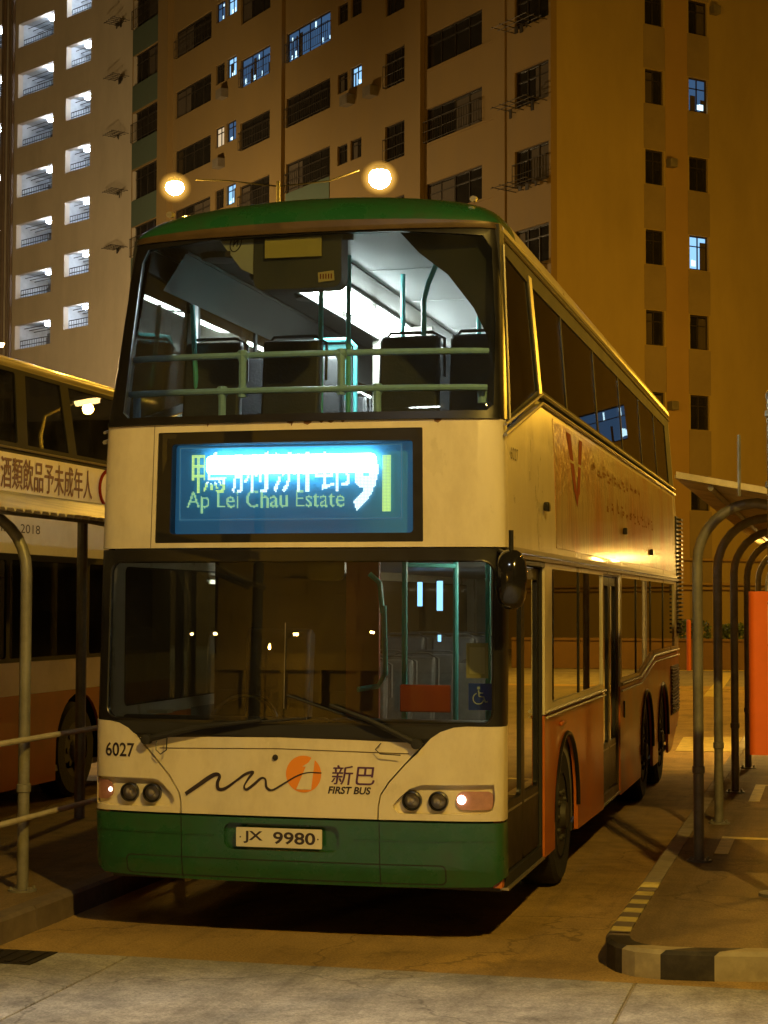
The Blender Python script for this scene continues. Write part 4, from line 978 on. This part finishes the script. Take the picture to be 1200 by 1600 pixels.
# ---- seats
def seat(x, y, z, w_=.40, mb_=None, h=.72):
    b = MB()
    prof = [(-.0, .0), (.05, -.03), (.09, .0), (.16, h*.9), (.15, h), (.11, h+.015), (.075, h*.96)]
    b.prism([(y+.42+a, z+.42+c) for a, c in prof], x-w_/2, x+w_/2, 'yz')
    s_ = b.build('seat', m_seat, BUS, bevel=.025)
    q = MB(); q.prism([(y+.02, z+.36), (y+.46, z+.33), (y+.46, z+.41), (y+.04, z+.46)], x-w_/2, x+w_/2, 'yz'); q.build('cushion', m_seatfab, s_, bevel=.02)
    r = MB(); yy = y+.42+.13; zt = z+.42+h
    r.tube([(x-w_/2+.03, yy, zt-.12), (x-w_/2+.0, yy+.02, zt-.02), (x-w_/2+.06, yy+.02, zt+.035), (x+w_/2-.06, yy+.02, zt+.035), (x+w_/2+.02, yy+.02, zt-.01), (x+w_/2+.02, yy+.01, zt-.26)], .011, 6)
    r.tube([(x, y+.2, z+.36), (x, y+.25, z+.0)], .03, 6); r.build('seat_frame', m_seat, s_)
    return s_
UZ = 2.56
s0 = seat(-.93, .78, UZ)
def sc(x, y, z):
    c = s0.copy(); col.objects.link(c); c.location = (x+.93, y-.78, z-UZ)
    for ch in s0.children: d = ch.copy(); col.objects.link(d); d.parent = c
for x in (-.38, .42, .89): sc(x, .78 if x < 1 else .8, UZ)
for k in range(1, 9):
    for x in (-.93, -.45, .45, .92):
        if k in (2, 3, 4) and x < 0 and x > -.6: continue
        sc(x, .78+.82*k, UZ)
sl_ = MB()
s1 = seat(.45, 3.05, .36)
for o_ in [s1]+list(s1.children): o_.data.materials[0] = m_seatlow if o_.name[:7] != 'cushion' else m_seatfab
s0, s_up = s1, s0
def sc(x, y, z):
    c = s0.copy(); col.objects.link(c); c.location = (x-.45, y-3.05, z-.36)
    for ch in s0.children: d = ch.copy(); col.objects.link(d); d.parent = c
for k in range(6):
    for x in (.45, .92) if k > 1 else ((.92,) if k == 1 else ()): sc(x, 2.2+.85*k, .36 if k < 4 else .5)
    for x in (-.93, -.45): sc(x, 2.9+.85*k, .36 if k < 4 else .5)
# teal poles upstairs
mb = MB(); Z0, Z1 = 2.56, CZ
def pole(pts, r=.0175): p = MB(); p.tube(pts, r, 8); p.build('grab_pole', m_teal, BUS)
pole([(-.20, 1.35, Z0), (-.20, 1.35, Z1)]); pole([(-.01, 1.35, Z0), (-.01, 1.35, Z1)]); pole([(.18, 2.1, Z0), (.18, 2.1, Z1)])
pole([(.50, 1.35, Z0), (.50, 1.35, 3.95), (.53, 1.35, 4.06), (.62, 1.35, Z1)]); pole([(.70, 2.2, Z0), (.70, 2.2, 3.95), (.73, 2.2, 4.04), (.84, 2.2, Z1-.02)])
pole([(.75, 4.6, Z0), (.75, 4.6, 3.9), (.8, 4.6, Z1-.02)]); pole([(-1.02, 1.35, Z0), (-1.05, 1.2, 3.95)])
# stair enclosure panel
mb = MB(); mb.prism(rrect(-.60, 3.45, -.33, 3.86, .03, 4), 2.6, 2.63); sp_ = mb.build('stair_screen', mat('teal_panel', (.06, .26, .26), .5, var=.15), BUS, smooth=False)
p = MB(); p.tube([(-.62, 2.58, 2.6), (-.62, 2.58, 3.85), (-.60, 2.58, 3.89), (-.34, 2.58, 3.89), (-.29, 2.58, 3.84), (-.29, 2.58, 2.6)], .018, 8); p.build('screen_frame', m_teal, sp_)
mb = MB(); mb.box(-.6, -.1, 4.3, 4.36, 2.6, 4.24); mb.build('stair_panel', m_grey_in, BUS, smooth=False)
# wall pillar inside the offside
for y in (1.45, 3.4, 5.4, 7.4):
    mb = MB(); mb.box(-1.185, -1.13, y, y+.10, 3.3, 4.0); mb.build('inner_pillar', m_white_in, BUS, bevel=.01)
# ---- lower deck interior
mb = MB(); mb.prism([(.42, .36), (.95, .36), (.95, 1.0), (.85, 1.18), (.42, 1.28)], -1.2, .12, 'yz'); mb.box(.125, 1.2, .36, .56, .36, 1.27); da = mb.build('dashboard', m_dark, BUS, smooth=False, bevel=.02)
mb = MB(); mb.box(-1.05, -.92, .45, .56, 1.282, 1.30); mb.build('paper_pad', mat('pale_paper', (.6, .5, .3), .8), da, smooth=False)
mb = MB(); c = Vector((-.62, 1.02, 1.16)); mb.tube([(c.x+.23*math.cos(a), c.y+.1*math.sin(a), c.z+.205*math.sin(a)) for a in [2*math.pi*k/28 for k in range(28)]], .016, 8, closed=True)
mb.tube([(c.x-.22, c.y, c.z), (c.x+.22, c.y, c.z)], .014, 6); mb.tube([tuple(c), (c.x, .8, .6)], .03, 8); mb.build('steering_wheel', m_black, BUS)
b = MB(); b.prism([(1.75, .95), (1.85, .92), (1.95, 1.75), (1.86, 1.8), (1.8, 1.75)], -.86, -.40, 'yz'); b.prism([(1.35, .82), (1.85, .8), (1.85, .92), (1.37, .95)], -.88, -.38, 'yz'); b.box(-.72, -.54, 1.5, 1.7, .36, .8); b.build('driver_seat', m_seat, BUS, bevel=.03)
mb = MB(); mb.box(-.06, .165, 1.5, 1.54, .36, 2.265); mb.build('cab_partition', mat('maroon_panel', (.32, .06, .05), .5, var=.15), BUS, smooth=False)
mb = MB(); mb.box(-1.19, -.07, 2.1, 2.13, .36, 1.35); mb.box(-.10, -.06, 1.55, 2.13, .36, 1.3); mb.box(-1.19, -.07, 2.1, 2.13, 1.351, 2.265); mb.build('cab_wall', m_blackm, BUS, smooth=False)
pole([(.19, 1.5, 1.9), (.17, 1.5, 2.10), (.10, 1.5, 2.16)], .018); pole([(.20, 1.5, 1.95), (.21, 1.5, 1.5), (.16, 1.5, 1.42), (.05, 1.4, 1.4)], .018)
pole([(.34, 1.5, .4), (.34, 1.5, 2.265)], .019); pole([(.60, 1.9, .4), (.60, 1.9, 2.265)], .019); pole([(.88, 1.6, .4), (.88, 1.6, 2.265)], .019); pole([(.34, 1.5, 2.22), (.60, 1.9, 2.22)], .016); pole([(.5, 3.6, .4), (.5, 3.6, 2.265)], .019)
mb = MB(); mb.box(.53, .845, .57, .585, 1.31, 1.475); mb.build('route_board', mat('red_board', (.36, .05, .015), .5, var=.15), BUS, bevel=.008)
mb = MB(); mb.box(.995, 1.125, .30, .306, 1.53, 1.735); nb_ = mb.build('windscreen_notice', mat('notice_frame', (.42, .34, .14), .6, var=.1), BUS, smooth=False)
mb = MB(); mb.box(1.015, 1.105, .296, .2995, 1.555, 1.71); mb.build('notice_sheet', mat('notice_sheet', (.62, .52, .28), .7, var=.08), nb_, smooth=False)
mb = MB(); mb.box(1.01, 1.15, .294, .3, 1.345, 1.50); wc = mb.build('wheelchair_sticker', mat('blue_sticker', (.01, .05, .45), .5), BUS, smooth=False)
m_wsym = mat('white_symbol', (.55, .60, .55), .5)
cx, cz = 1.075, 1.43
mb = MB(); yy = .291
mb.lathe([(0, -.001), (.009, -.001), (.009, .001)], (cx-.005, yy, cz+.043), 'y', 12)
mb.tube([(cx-.005, yy, cz+.03), (cx-.002, yy, cz-.005), (cx+.025, yy, cz-.008), (cx+.036, yy, cz-.038), (cx+.048, yy, cz-.034)], .0045, 5)
mb.tube([(cx-.003, yy, cz+.015), (cx+.022, yy, cz+.014)], .0035, 5)
mb.tube([(cx-.006+.032*math.cos(a), yy, cz-.018+.032*math.sin(a)) for a in [R(110+k*14) for k in range(18)]], .0035, 5)
mb.build('wheelchair_symbol', m_wsym, wc)
mb = MB(); mb.prism(rrect(.02, 2.10, .25, 2.26, [.05, .05, .01, .01]), .32, .36); mb.build('cab_mirror', m_black, BUS, bevel=.01)
mb = MB()
for y in (1.7, 3.6, 5.6, 7.8): mb.box(.93, .99, y, y+1.1, 2.17, 2.21); mb.box(.955, .965, y+.2, y+.25, 2.21, 2.268)
mb.build('ceiling_light', emit('lower_deck_tube', (1, .90, .72), 22), BUS, smooth=False)
m_bl = emit('blue_display_glow', (.25, .55, 1.0), 3)
mb = MB(); mb.box(-.42, -.37, 5.97, 6.0, 1.90, 2.17); mb.box(-.41, -.385, 5.97, 6.0, 1.62, 1.68)
mb.build('passenger_display', m_bl, BUS, smooth=False); mb = MB(); mb.box(-.60, -.56, 5.97, 6.0, 1.94, 2.16); mb.build('passenger_display', m_bl, BUS, smooth=False)
# ---- wipers
def wiper(p0, p1, p2):
    mb = MB(); mb.tube([p0, ((p0[0]+p1[0])/2, p0[1]-.04, (p0[2]+p1[2])/2+.02), p1], [.020, .014, .009], 8)
    mb.lathe([(.0, -.03), (.03, -.025), (.032, .02)], p0, 'y', 14); wo = mb.build('wiper', m_blackm, BUS)
    b = MB(); b.tube([p2[0], p2[1]], .008, 6); b.build('wiper_blade', m_blackm, wo)
wiper((.77, -.01, 1.165), (.26, -.035, 1.38), ((.60, -.02, 1.24), (.0, -.025, 1.43)))
wiper((-.87, -.01, 1.158), (-.15, -.035, 1.285), ((-.62, -.02, 1.235), (.12, -.025, 1.30)))
mb = MB(); mb.tube([(-.80, -.03, 1.15), (-.80, -.04, 1.10), (-.77, -.045, 1.075), (-.735, -.04, 1.10), (-.735, -.03, 1.17)], .004, 6); mb.tube([(.56, -.01, 1.165), (.53, -.025, 1.13), (.56, -.03, 1.105), (.68, -.03, 1.10)], .003, 6); mb.build('washer_hose', m_black, BUS)
mb = MB(); mb.lathe([(0, -.012), (.014, -.01), (.018, 0)], (-.075, -.006, 1.068), 'y', 16); mb.build('bonnet_lock', m_black, BUS)
# ---- lettering and marks on the front
def onf(x0, z0, off=-.0065): return lambda a, b: (x0+a, F(x0+a, z0+b)+off, z0+b)
text('fleet_number', '6027', .1, onf(-1.163, 1.048, -.011), m_text, BUS, width=.198, height=.083, bold=.0015)
text('brand_lettering', 'FIRST BUS', .1, onf(.243, .868), m_text, BUS, width=.255, height=.043, shear=.22, bold=.003)
text('brand_characters', '新巴', .1, onf(.262, .92), m_purple, BUS, width=.255, height=.112, shear=.12, bold=.0)
text('brand_characters', '新巴', .1, onf(.265, .9215, -.0075), m_purple, BUS, width=.255, height=.112, shear=.12)
text('side_fleet_number', '6027', .1, lambda a, b: (W(2.82)+.003, .40+a, 2.82+b), m_text, BUS, width=.26, height=.075)
pl = [(x, z) for x, z in circle(.097, .977, .106, .106, 40)]
mb = MB(); mb.add([(.097, F(.097, .98)-.0065, .977)]+[(a, F(a, b)-.0065, b) for a, b in pl], [(0, 1+i, 1+(i+1) % 40) for i in range(40)]); em = mb.build('brand_emblem', m_logo, BUS, smooth=False, recalc=False)
def pxz(px, pz): return (-.63+(px-460)*.001372, .842+(800-pz)*.00135)   # drawing units of the emblem
one = [pxz(*p) for p in ((985, 668), (1012, 650), (1026, 628), (1040, 632), (1024, 766), (958, 766), (1000, 668))]
mb = MB(); mb.add([(a, F(a, b)-.0085, b) for a, b in one], [tuple(t) for t in tessellate_polygon([[Vector((a, b, 0)) for a, b in one]])]); mb.build('emblem_numeral', m_cream, em, smooth=False, recalc=False)
sw = [(-.63, .842), (-.547, .897), (-.478, .944), (-.436, .962), (-.415, .95), (-.429, .913), (-.422, .877), (-.38, .882), (-.311, .929), (-.257, .967), (-.209, .981), (-.236, .944), (-.263, .898), (-.249, .879), (-.208, .906), (-.16, .946), (-.133, .94), (-.126, .895), (-.091, .88), (-.024, .917), (.058, .965), (.125, .986), (.206, .986)]
spn = smoothpts(sw, 5); nn = len(spn)
wd = [.022-.012*min(1, i/nn*2.2)+.006*abs(math.sin(i*.16)) if i < nn*.8 else .010*(1-(i/nn-.8)*3.4)+.002 for i in range(nn)]
ribbon(spn, wd, lambda a, b: (a, F(a, b)-.0095, b)).build('brand_swoosh', m_text, BUS, smooth=False, recalc=False)
# number plate
mb = MB(); mb.prism(rrect(-.308, .55, .212, .661, .006, 3), -.016, -.008); pt = mb.build('number_plate', mat('plate_white', (.66, .62, .48), .4, var=.06, scale=10), BUS, smooth=False)
text('plate_lettering', 'JX', .1, lambda a, b: (-.262+a, -.0175, .5705+b), m_text, pt, width=.117, height=.071, bold=.0022)
text('plate_lettering', '9980', .1, lambda a, b: (-.082+a, -.0175, .5705+b), m_text, pt, width=.255, height=.071, bold=.0022)
mb = MB()
for x in (-.282, .188): mb.lathe([(0, -.003), (.004, -.002), (.005, 0)], (x, -.016, .605), 'y', 8)
mb.build('plate_screw', m_text, pt)
# ---- nearside mirror
mb = MB(); mb.tube([(1.34, -.15, 2.375), (1.34, -.15, 2.16)], .014, 8); mb.tube([(1.22, .15, 2.27), (1.34, -.12, 2.23)], .014, 8); ma = mb.build('mirror_arm', m_black, BUS)
mb = MB(); vs = []; n = 24
prof = [(0, -.085), (.35, -.083), (.75, -.06), (.97, -.02), (1, .0), (1, .025), (.96, .035)]
for k in range(n):
    a = 2*math.pi*k/n; cx_, sx_ = math.cos(a), math.sin(a); ex = abs(cx_)**.75*math.copysign(1, cx_); ez = abs(sx_)**.75*math.copysign(1, sx_)
    for r_, d in prof: vs.append((1.34+.088*r_*ex, -.15+d*.9, 2.10+.168*r_*ez))
m_ = len(prof); mb.add(vs, [(k*m_+i, ((k+1) % n)*m_+i, ((k+1) % n)*m_+i+1, k*m_+i+1) for k in range(n) for i in range(m_-1)]+[tuple(k*m_+m_-1 for k in range(n))])
mb.build('mirror', mat('gloss_black_plastic', (.012, .011, .01), .12, coat=.5), BUS, angle=60)
# side repeater and lamps
mb = MB(); mb.box(1.25, 1.275, 2.25, 2.45, 1.13, 1.16); mb.build('side_repeater', m_orange, BUS, bevel=.01)
mb = MB(); mb.box(1.25, 1.262, 6.15, 6.2, .95, 1.1); mb.build('side_handle', m_black, BUS, bevel=.004)

# ================================================================== SHELTERS
m_roof_s = mat('ribbed_roof_sheet', (.72, .62, .36), .4, .1, var=.15, scale=3, dirt=(.12, .09, .05), dirt_amt=.5, dscale=2)
def shelter(name, label, posts, px, roof_x0, roof_x1, roof_z0, roof_z1, y0, y1, curve_r, dirx, back=None):
    S = empty(name, (px, posts[0], .146), 0, label, 'bus shelter')
    ox, oy, oz = px, posts[0], .146
    def L(p): return (p[0]-ox, p[1]-oy, p[2]-oz)
    def rzf(x): return roof_z0+(roof_z1-roof_z0)*(x-roof_x0)/(roof_x1-roof_x0)
    for y in posts:
        mb = MB(); zt = rzf(px+dirx*curve_r)-.07; pts = [(px, y, .146), (px, y, zt-curve_r)]
        for k in range(1, 9): a = math.pi/2*k/8; pts.append((px+dirx*curve_r*(1-math.cos(a)), y, zt-curve_r+curve_r*math.sin(a)))
        far = roof_x1-.15 if dirx > 0 else roof_x0+.15
        pts.append((far, y, rzf(far)-.07))
        mb.tube([L(p) for p in pts], .037, 12); mb.lathe([(.09, 0), (.09, .012), (.045, .014)], L((px, y, .146)), 'z', 14)
        for bx_, by_ in ((.06, .04), (-.06, .04), (.06, -.04), (-.06, -.04)): mb.lathe([(.01, .012), (.01, .03), (0, .032)], L((px+bx_, y+by_, .146)), 'z', 6)
        mb.lathe([(.0375, 0), (.045, .004), (.045, .05), (.0375, .054)], L((px, y, .146+.62)), 'z', 14)
        mb.build('post', m_steel, S)
    # corrugated sheet
    mb = MB(); pitch = .125; n = int((y1-y0)/pitch)
    top = []; bot = []
    for k in range(n*6+1):
        y = y0+pitch*k/6; dz = (0, .02, .02, .02, .02, .02)[k % 6]
        for x in (roof_x0, roof_x1): top.append(L((x, y, rzf(x)+dz))); bot.append(L((x, y, rzf(x)+dz-.006)))
    N = len(top)
    mb.add(top+bot, [(2*i, 2*i+1, 2*i+3, 2*i+2) for i in range(n*6)]+[(N+2*i, N+2*i+2, N+2*i+3, N+2*i+1) for i in range(n*6)]+[(2*i, 2*i+2, N+2*i+2, N+2*i) for i in range(n*6)]+[(2*i+1, N+2*i+1, N+2*i+3, 2*i+3) for i in range(n*6)])
    mb.build('roof_sheet', m_roof_s, S, smooth=False)
    mb = MB()
    for x in (roof_x0+.25, (roof_x0+roof_x1)/2, roof_x1-.25): mb.tube([L((x, y0+.02, rzf(x)-.03)), L((x, y1-.02, rzf(x)-.03))], .022, 6)
    mb.build('purlin', m_steel, S)
    mb = MB(); 
    a = L((roof_x0+.012, y0-.006, rzf(roof_x0))); b = L((roof_x1-.012, y0-.006, rzf(roof_x1)))
    mb.add([(a[0], a[1], a[2]-.005), (b[0], b[1], b[2]-.005), (b[0], b[1], b[2]+.04), (a[0], a[1], a[2]+.04), (a[0], a[1]-.012, a[2]-.005), (b[0], b[1]-.012, b[2]-.005), (b[0], b[1]-.012, b[2]+.04), (a[0], a[1]-.012, a[2]+.04)], [(0, 1, 2, 3), (4, 7, 6, 5), (3, 2, 6, 7), (0, 4, 5, 1)])
    mb.build('fascia', m_roof_s, S, smooth=False)
    return S, L
SR, LR = shelter('right_bus_shelter'.replace('right_', ''), 'steel shelter with a row of curved posts on the kerbed platform right of the bus', [2.97, 5.25, 7.8, 10.5, 13.6, 17.0], 2.14, 2.0, 3.9, 2.86, 2.50, 2.75, 18.5, .42, 1)
mb = MB(); mb.tube([LR((2.45, 2.74, 2.72)), LR((2.45, 2.74, 3.15))], .014, 6); mb.build('roof_rod', m_steel, SR)
mb = MB(); mb.box(.22, .42, 11.2, 12.7, 2.47, 2.54)
lf = mb.build('shelter_lamp', emit('shelter_lamp_glow', (1, .60, .15), 110), SR, bevel=.01)
SL, LL = shelter('bus_shelter', 'ribbed-roof shelter on the left platform between the two buses', [.51, -2.4, 3.3, 6.4], -1.9, -3.5, -1.74, 2.86, 2.52, -4.5, 9.5, .40, -1)
SL['category'] = 'bus shelter'
mb = MB(); mb.tube([LL((-3.12, 4.2, .146)), LL((-3.12, 4.2, 2.72))], .045, 10); mb.build('rear_post', m_steel, SL)
# bracketed fence along the left platform
FN = empty('railing_fence', (-1.9, .5, .146), 0, 'two-bar steel railing on the edge of the left platform beside the bus', 'railing')
for z0, z1 in ((1.105-.146, 1.13-.146), (.615-.146, .624-.146)):
    mb = MB(); mb.tube([(.07, -4.5, z0), (.07, 8.5, z0+.005)], .019, 10); mb.build('rail', m_rail_st, FN)
for y in (-3.3, 1.95, 5.0):
    mb = MB(); mb.tube([(0.07, y, 0), (.07, y, .98)], .024, 10); mb.build('fence_post', m_steel, FN)

# ================================================================== BUILDING BEHIND THE CAMERA
PB = empty('podium_block', (-12, -115, 0), 0, 'concrete podium block behind the camera, mirrored dimly in the bus windows', 'building')
mb = MB(); mb.box(-40, 50, -12, -3, 0, 38); mb.box(-40, 50, -3, 0, 4.2, 5.4); mb.box(-40, 50, -3, 0, 8.2, 9.4)
for k in range(13): mb.box(-40+k*7.4, -39.2+k*7.4, -2.9, -.1, 0, 4.2); mb.box(-40+k*7.4, -39.2+k*7.4, -2.9, -.1, 5.4, 8.2)
for k in range(9):
    for r_ in range(8): mb.box(-36+k*10, -31+k*10, -3, -2.6, 11+r_*3, 12.2+r_*3)
mb.build('block_wall', m_wallL, PB, smooth=False)
mb = MB()
for k in (1, 4, 5, 8, 10): mb.box(-38+k*7.4, -36+k*7.4, -2.9, -2.8, 3.3, 3.6)
mb.build('lit_sign_panel', emit('dim_sign_glow', (.9, .75, .5), 1.2), PB, smooth=False)  # glowing strips added to show as reflections in the bus glass

# ================================================================== BUS STOP SIGN
BS = empty('bus_stop_pole', (2.73, 1.55, .146), 0, 'grey pole with an orange-framed timetable panel, cut by the right edge', 'bus stop')
mb = MB(); mb.tube([(0, 0, 0), (0, 0, 3.12)], .048, 16); mb.lathe([(.052, 3.12), (.055, 3.15), (.03, 3.19), (0, 3.2)], (0, 0, 0), 'z', 16); mb.lathe([(.12, 0), (.12, .02), (.05, .03)], (0, 0, 0), 'z', 16)
for z in (2.55, 3.0): mb.lathe([(.05, z), (.06, z+.01), (.06, z+.04), (.05, z+.05)], (0, 0, 0), 'z', 16)
mb.build('pole', m_steel, BS)
m_or = mat('orange_sign_enamel', (.75, .14, .01), .35, var=.1, scale=4, coat=.3)
mb = MB(); mb.prism(rrect(-.165, -.10, .40, -.052+.03, .0, 1), .88, .9, 'xy')
mb = MB(); mb.prism([(a, b) for a, b in rrect(-.165, -.15, .42, -.05, .045, 6)], .885, 1.90, 'xy'); pn = mb.build('timetable_case', m_or, BS, angle=40)
mb = MB(); mb.box(-.045, .36, -.156, -.1505, .93, 1.84); sh = mb.build('timetable_sheet', mat('timetable_paper', (.66, .60, .42), .5), pn, smooth=False)
mb = MB()
for z in (.93, 1.06, 1.27, 1.56, 1.82): mb.box(-.045, .36, -.159, -.1565, z, z+.012)
rr_ = random.Random(8)
for k in range(26):
    z = .965+k*.033
    x = -.03
    while x < .33:
        w_ = rr_.uniform(.015, .05); mb.box(x, x+w_, -.1575, -.1565, z, z+.010); x += w_+.012
mb.build('timetable_print', m_text, sh, smooth=False)

# ================================================================== PARKED BUS AT THE LEFT
LB = empty('double_decker_bus', (-4.36, 3.6, 0), 0, 'white and orange double-decker bus with a Chinese slogan band, parked behind the left shelter', 'bus')
m_lw = mat('parked_bus_white', (.72, .68, .66), .35, var=.08, scale=2, coat=.2, dirt=(.2, .16, .1), dirt_amt=.3)
m_lor = mat('parked_bus_orange', (.42, .09, .02), .4, var=.12, scale=2, coat=.2, dirt=(.08, .05, .03), dirt_amt=.4)
m_lgl = glass('parked_bus_glass', (.25, .25, .23), .3, dust=.05)
m_ltop = mat('parked_bus_roof', (.20, .16, .08), .36, var=.1, scale=2, coat=.4)
Y0, Y1 = -6.0, 6.0
def lp(name, outer, holes, m, off=0, th=.03): return patch(name, outer, holes, lambda u, v, d: (off-d-(.06*(v-3.4) if v > 3.4 else 0), u, v), m, LB, th, (), (3.4,))
def lyy(y): return y-3.6
ar = lyy(7.02)
lo = [(Y0, .22)]+[(a, b) for a, b in arch_pts(-2.6, .56, .22)]+[(a, b) for a, b in arch_pts(ar, .56, .22)]+[(Y1, .22), (Y1, 1.09), (Y0, 1.09)]
lp('lower_panel', lo, [], m_lor)
lp('white_band', [(Y0, 1.092), (Y1, 1.092), (Y1, 1.40), (Y0, 1.40)], [], m_lw)
wh = [rrect(-5.6+k*1.85, 1.44, -5.6+k*1.85+1.78, 2.36, .04, 3) for k in range(6)]
lp('window_frame', [(Y0, 1.402), (Y1, 1.402), (Y1, 2.42), (Y0, 2.42)], wh, m_blackm)
lp('side_window', [(Y0+.3, 1.43), (Y1-.3, 1.43), (Y1-.3, 2.37), (Y0+.3, 2.37)], [], m_lgl, -.012, .005)
band = lp('slogan_band', [(Y0, 2.422), (Y1, 2.422), (Y1, 3.36), (Y0, 3.36)], [], m_lw)
uh_ = [rrect(-5.6+k*1.9, 3.46, -5.6+k*1.9+1.83, 4.13, .03, 3) for k in range(4)]+[[(2.15, 3.46), (3.1, 3.46), (2.95, 4.13), (2.15, 4.13)], [(3.3, 3.46), (5.6, 3.46), (5.3, 4.13), (3.15, 4.13)]]
lp('upper_window_frame', [(Y0, 3.362), (Y1, 3.362), (Y1-.2, 4.17), (Y0, 4.17)], uh_, m_blackm)
lp('upper_side_window', [(Y0+.2, 3.45), (Y1-.2, 3.45), (Y1-.35, 4.14), (Y0+.2, 4.14)], [], m_lgl, -.012, .005)
mb = MB(); vs = []; n = 20
for y in (Y0, Y1-.25):
    for k in range(n+1):
        a = math.pi*k/n; ex = math.copysign(abs(math.cos(a))**.6, math.cos(a)); ez = math.sin(a)**.7
        vs.append((-1.25+1.205*ex, y, 4.17+.2*ez))
mb.add(vs, [(i, i+1, n+2+i, n+1+i) for i in range(n)]); mb.build('roof', m_ltop, LB, angle=60)
mb = MB(); mb.box(-2.5, -2.47, Y0, Y1, .25, 4.15); mb.box(-2.47, -.03, Y0, Y0+.03, .25, 4.15); mb.box(-2.47, -.03, Y1-.06, Y1-.03, .25, 4.1); mb.box(-2.46, -.04, Y0+.04, Y1-.07, 2.45, 2.52); mb.box(-2.46, -.04, Y0+.04, Y1-.07, .3, .36); mb.build('body_shell', m_grey_in, LB, smooth=False)
mb = MB()
for y in (lyy(3.9), lyy(5.9), lyy(1.9)): mb.box(-1.5, -1.36, y, y+.95, 3.98, 4.03)
mb.build('ceiling_light', emit('parked_bus_tube', (1, .93, .82), 3.0), LB, smooth=False)
for k in range(7):
    b = MB(); y = -5+k*1.45; b.prism([(y, 2.95), (y+.1, 2.9), (y+.2, 3.62), (y+.12, 3.68), (y+.06, 3.6)], -1.15, -.25, 'yz'); b.build('seat', m_seat, LB, bevel=.02)
text('slogan_lettering', '禁售酒類飲品予未成年人', .4, lambda a, b: (.004, lyy(7.27)-2.58+a, 3.02+b), mat('maroon_print', (.12, .03, .06), .5), band, width=2.58, height=.30)
text('slogan_lettering', '禁售酒類飲品予未成年人', .4, lambda a, b: (.0055, lyy(7.27)-2.571+a, 3.026+b), bpy.data.materials['maroon_print'], band, width=2.58, height=.30)
text('date_lettering', '30 November 2018', .2, lambda a, b: (.004, lyy(6.03)-1.75+a, 2.62+b), m_text, band, width=1.75, height=.085, bold=.0)
mb = MB(); cc = circle(lyy(7.75), 3.16, .28, .2, 30); mb.tube([(.004, a, b) for a, b in cc], .02, 6, closed=True); mb.build('slogan_emblem', m_red, band)
mb = MB(); mb.tube([(.015, Y0, 3.405), (.015, Y1, 3.405)], .012, 6); mb.build('sill_trim', m_alu, LB)
def lwheel(y):
    t = MB(); t.lathe([(r, -.03-h) for r, h in [(.28, 0), (.44, .0), (.48, .04), (.48, .24), (.44, .28), (.28, .28)]], (0, y, .48), 'x', 36, cap=False); wo = t.build('wheel', m_tyre, LB)
    r = MB(); r.lathe([(.285, -.04), (.26, -.06), (.2, -.10), (.14, -.05), (.1, -.02), (0, -.015)], (0, y, .48), 'x', 28)
    for k in range(8): a = 2*math.pi*k/8; r.lathe([(.03, -.06), (.03, -.03), (0, -.025)], (0, y+.19*math.cos(a), .48+.19*math.sin(a)), 'x', 8)
    r.build('rim', m_rim, wo)
lwheel(-2.6); lwheel(ar)
mb = MB()
for y in (-2.6, ar):
    mb = MB(); pr_ = [(y+.6*math.cos(a), .5+.6*math.sin(a)) for a in [math.pi*k/12 for k in range(13)]]
    b0 = len(mb.v); mb.add([(-.03, a, b) for a, b in pr_]+[(-.5, a, b) for a, b in pr_], [(i, i+1, 14+i, 13+i) for i in range(12)]+[tuple(13+i for i in range(13))]); mb.build('wheel_arch', m_blackm, LB)
mb = MB(); mb.lathe([(0, -.03), (.07, -.02), (.08, .02), (.05, .04), (0, .045)], (.12, lyy(7.9), 2.36), 'y', 16); mb.tube([(0, lyy(8.1), 2.4), (.12, lyy(7.95), 2.4)], .015, 6); mb.build('mirror', m_red, LB)

# ================================================================== FAR END OF THE YARD
PW = empty('planter_wall', (0, 45, 0), 0, 'low planter wall at the far end of the yard before the tower', 'wall')
mb = MB(); mb.box(-5, 9, 0, .25, 0, .85); mb.box(-5, 9, -.05, .3, .85, .93); mb.build('wall', mat('planter_render', (.16, .09, .045), .8, var=.2, scale=2), PW, smooth=False, bevel=.01)
m_leaf = mat('shrub_leaves', (.05, .075, .02), .6, var=.4, scale=10)
for i, (x, h, lb_) in enumerate(((-1.15, .65, 'leftmost dark shrub on the planter wall behind the orange post'), (.2, .5, 'dark shrub on the planter wall seen between the shelter posts'), (.9, .45, 'small dark shrub on the planter wall near the orange sign'))):
    mb = MB(); r_ = random.Random(20+i)
    for k in range(420):
        a = r_.uniform(0, 6.283); rr = r_.random()**.5*.5*(h/.5); z = .93+r_.random()*h*(1-.4*rr); c = Vector((rr*math.cos(a)*(1-.3*(z-.93)), rr*math.sin(a), z-.93)); u = Vector((r_.uniform(-1, 1), r_.uniform(-1, 1), r_.uniform(-1, 1))).normalized()*.07; v = u.cross(Vector((r_.uniform(-1, 1), 1, 0))).normalized()*.035
        mb.add([c-u, c+v, c+u, c-v], [(0, 1, 2, 3)])
    for k in range(5): a = r_.uniform(0, 6.28); mb.tube([(0, 0, -.1), (.2*math.cos(a), .2*math.sin(a), h*.7)], .01, 4)
    tag(mb.build('shrub', m_leaf, None, smooth=False, recalc=False, loc=(x, 45.45, .93)), lb_, 'shrub', 'shrubs on the planter wall')
mb = MB(); mb.tube([(0, 0, 0), (0, 0, 1.45)], .07, 10); mb.lathe([(.07, 1.45), (.05, 1.5), (0, 1.52)], (0, 0, 0), 'z', 10)
tag(mb.build('orange_post', mat('orange_post_paint', (.55, .12, .02), .5), None, loc=(-1.12, 44.2, 0)), 'short orange post standing in front of the planter wall', 'post')
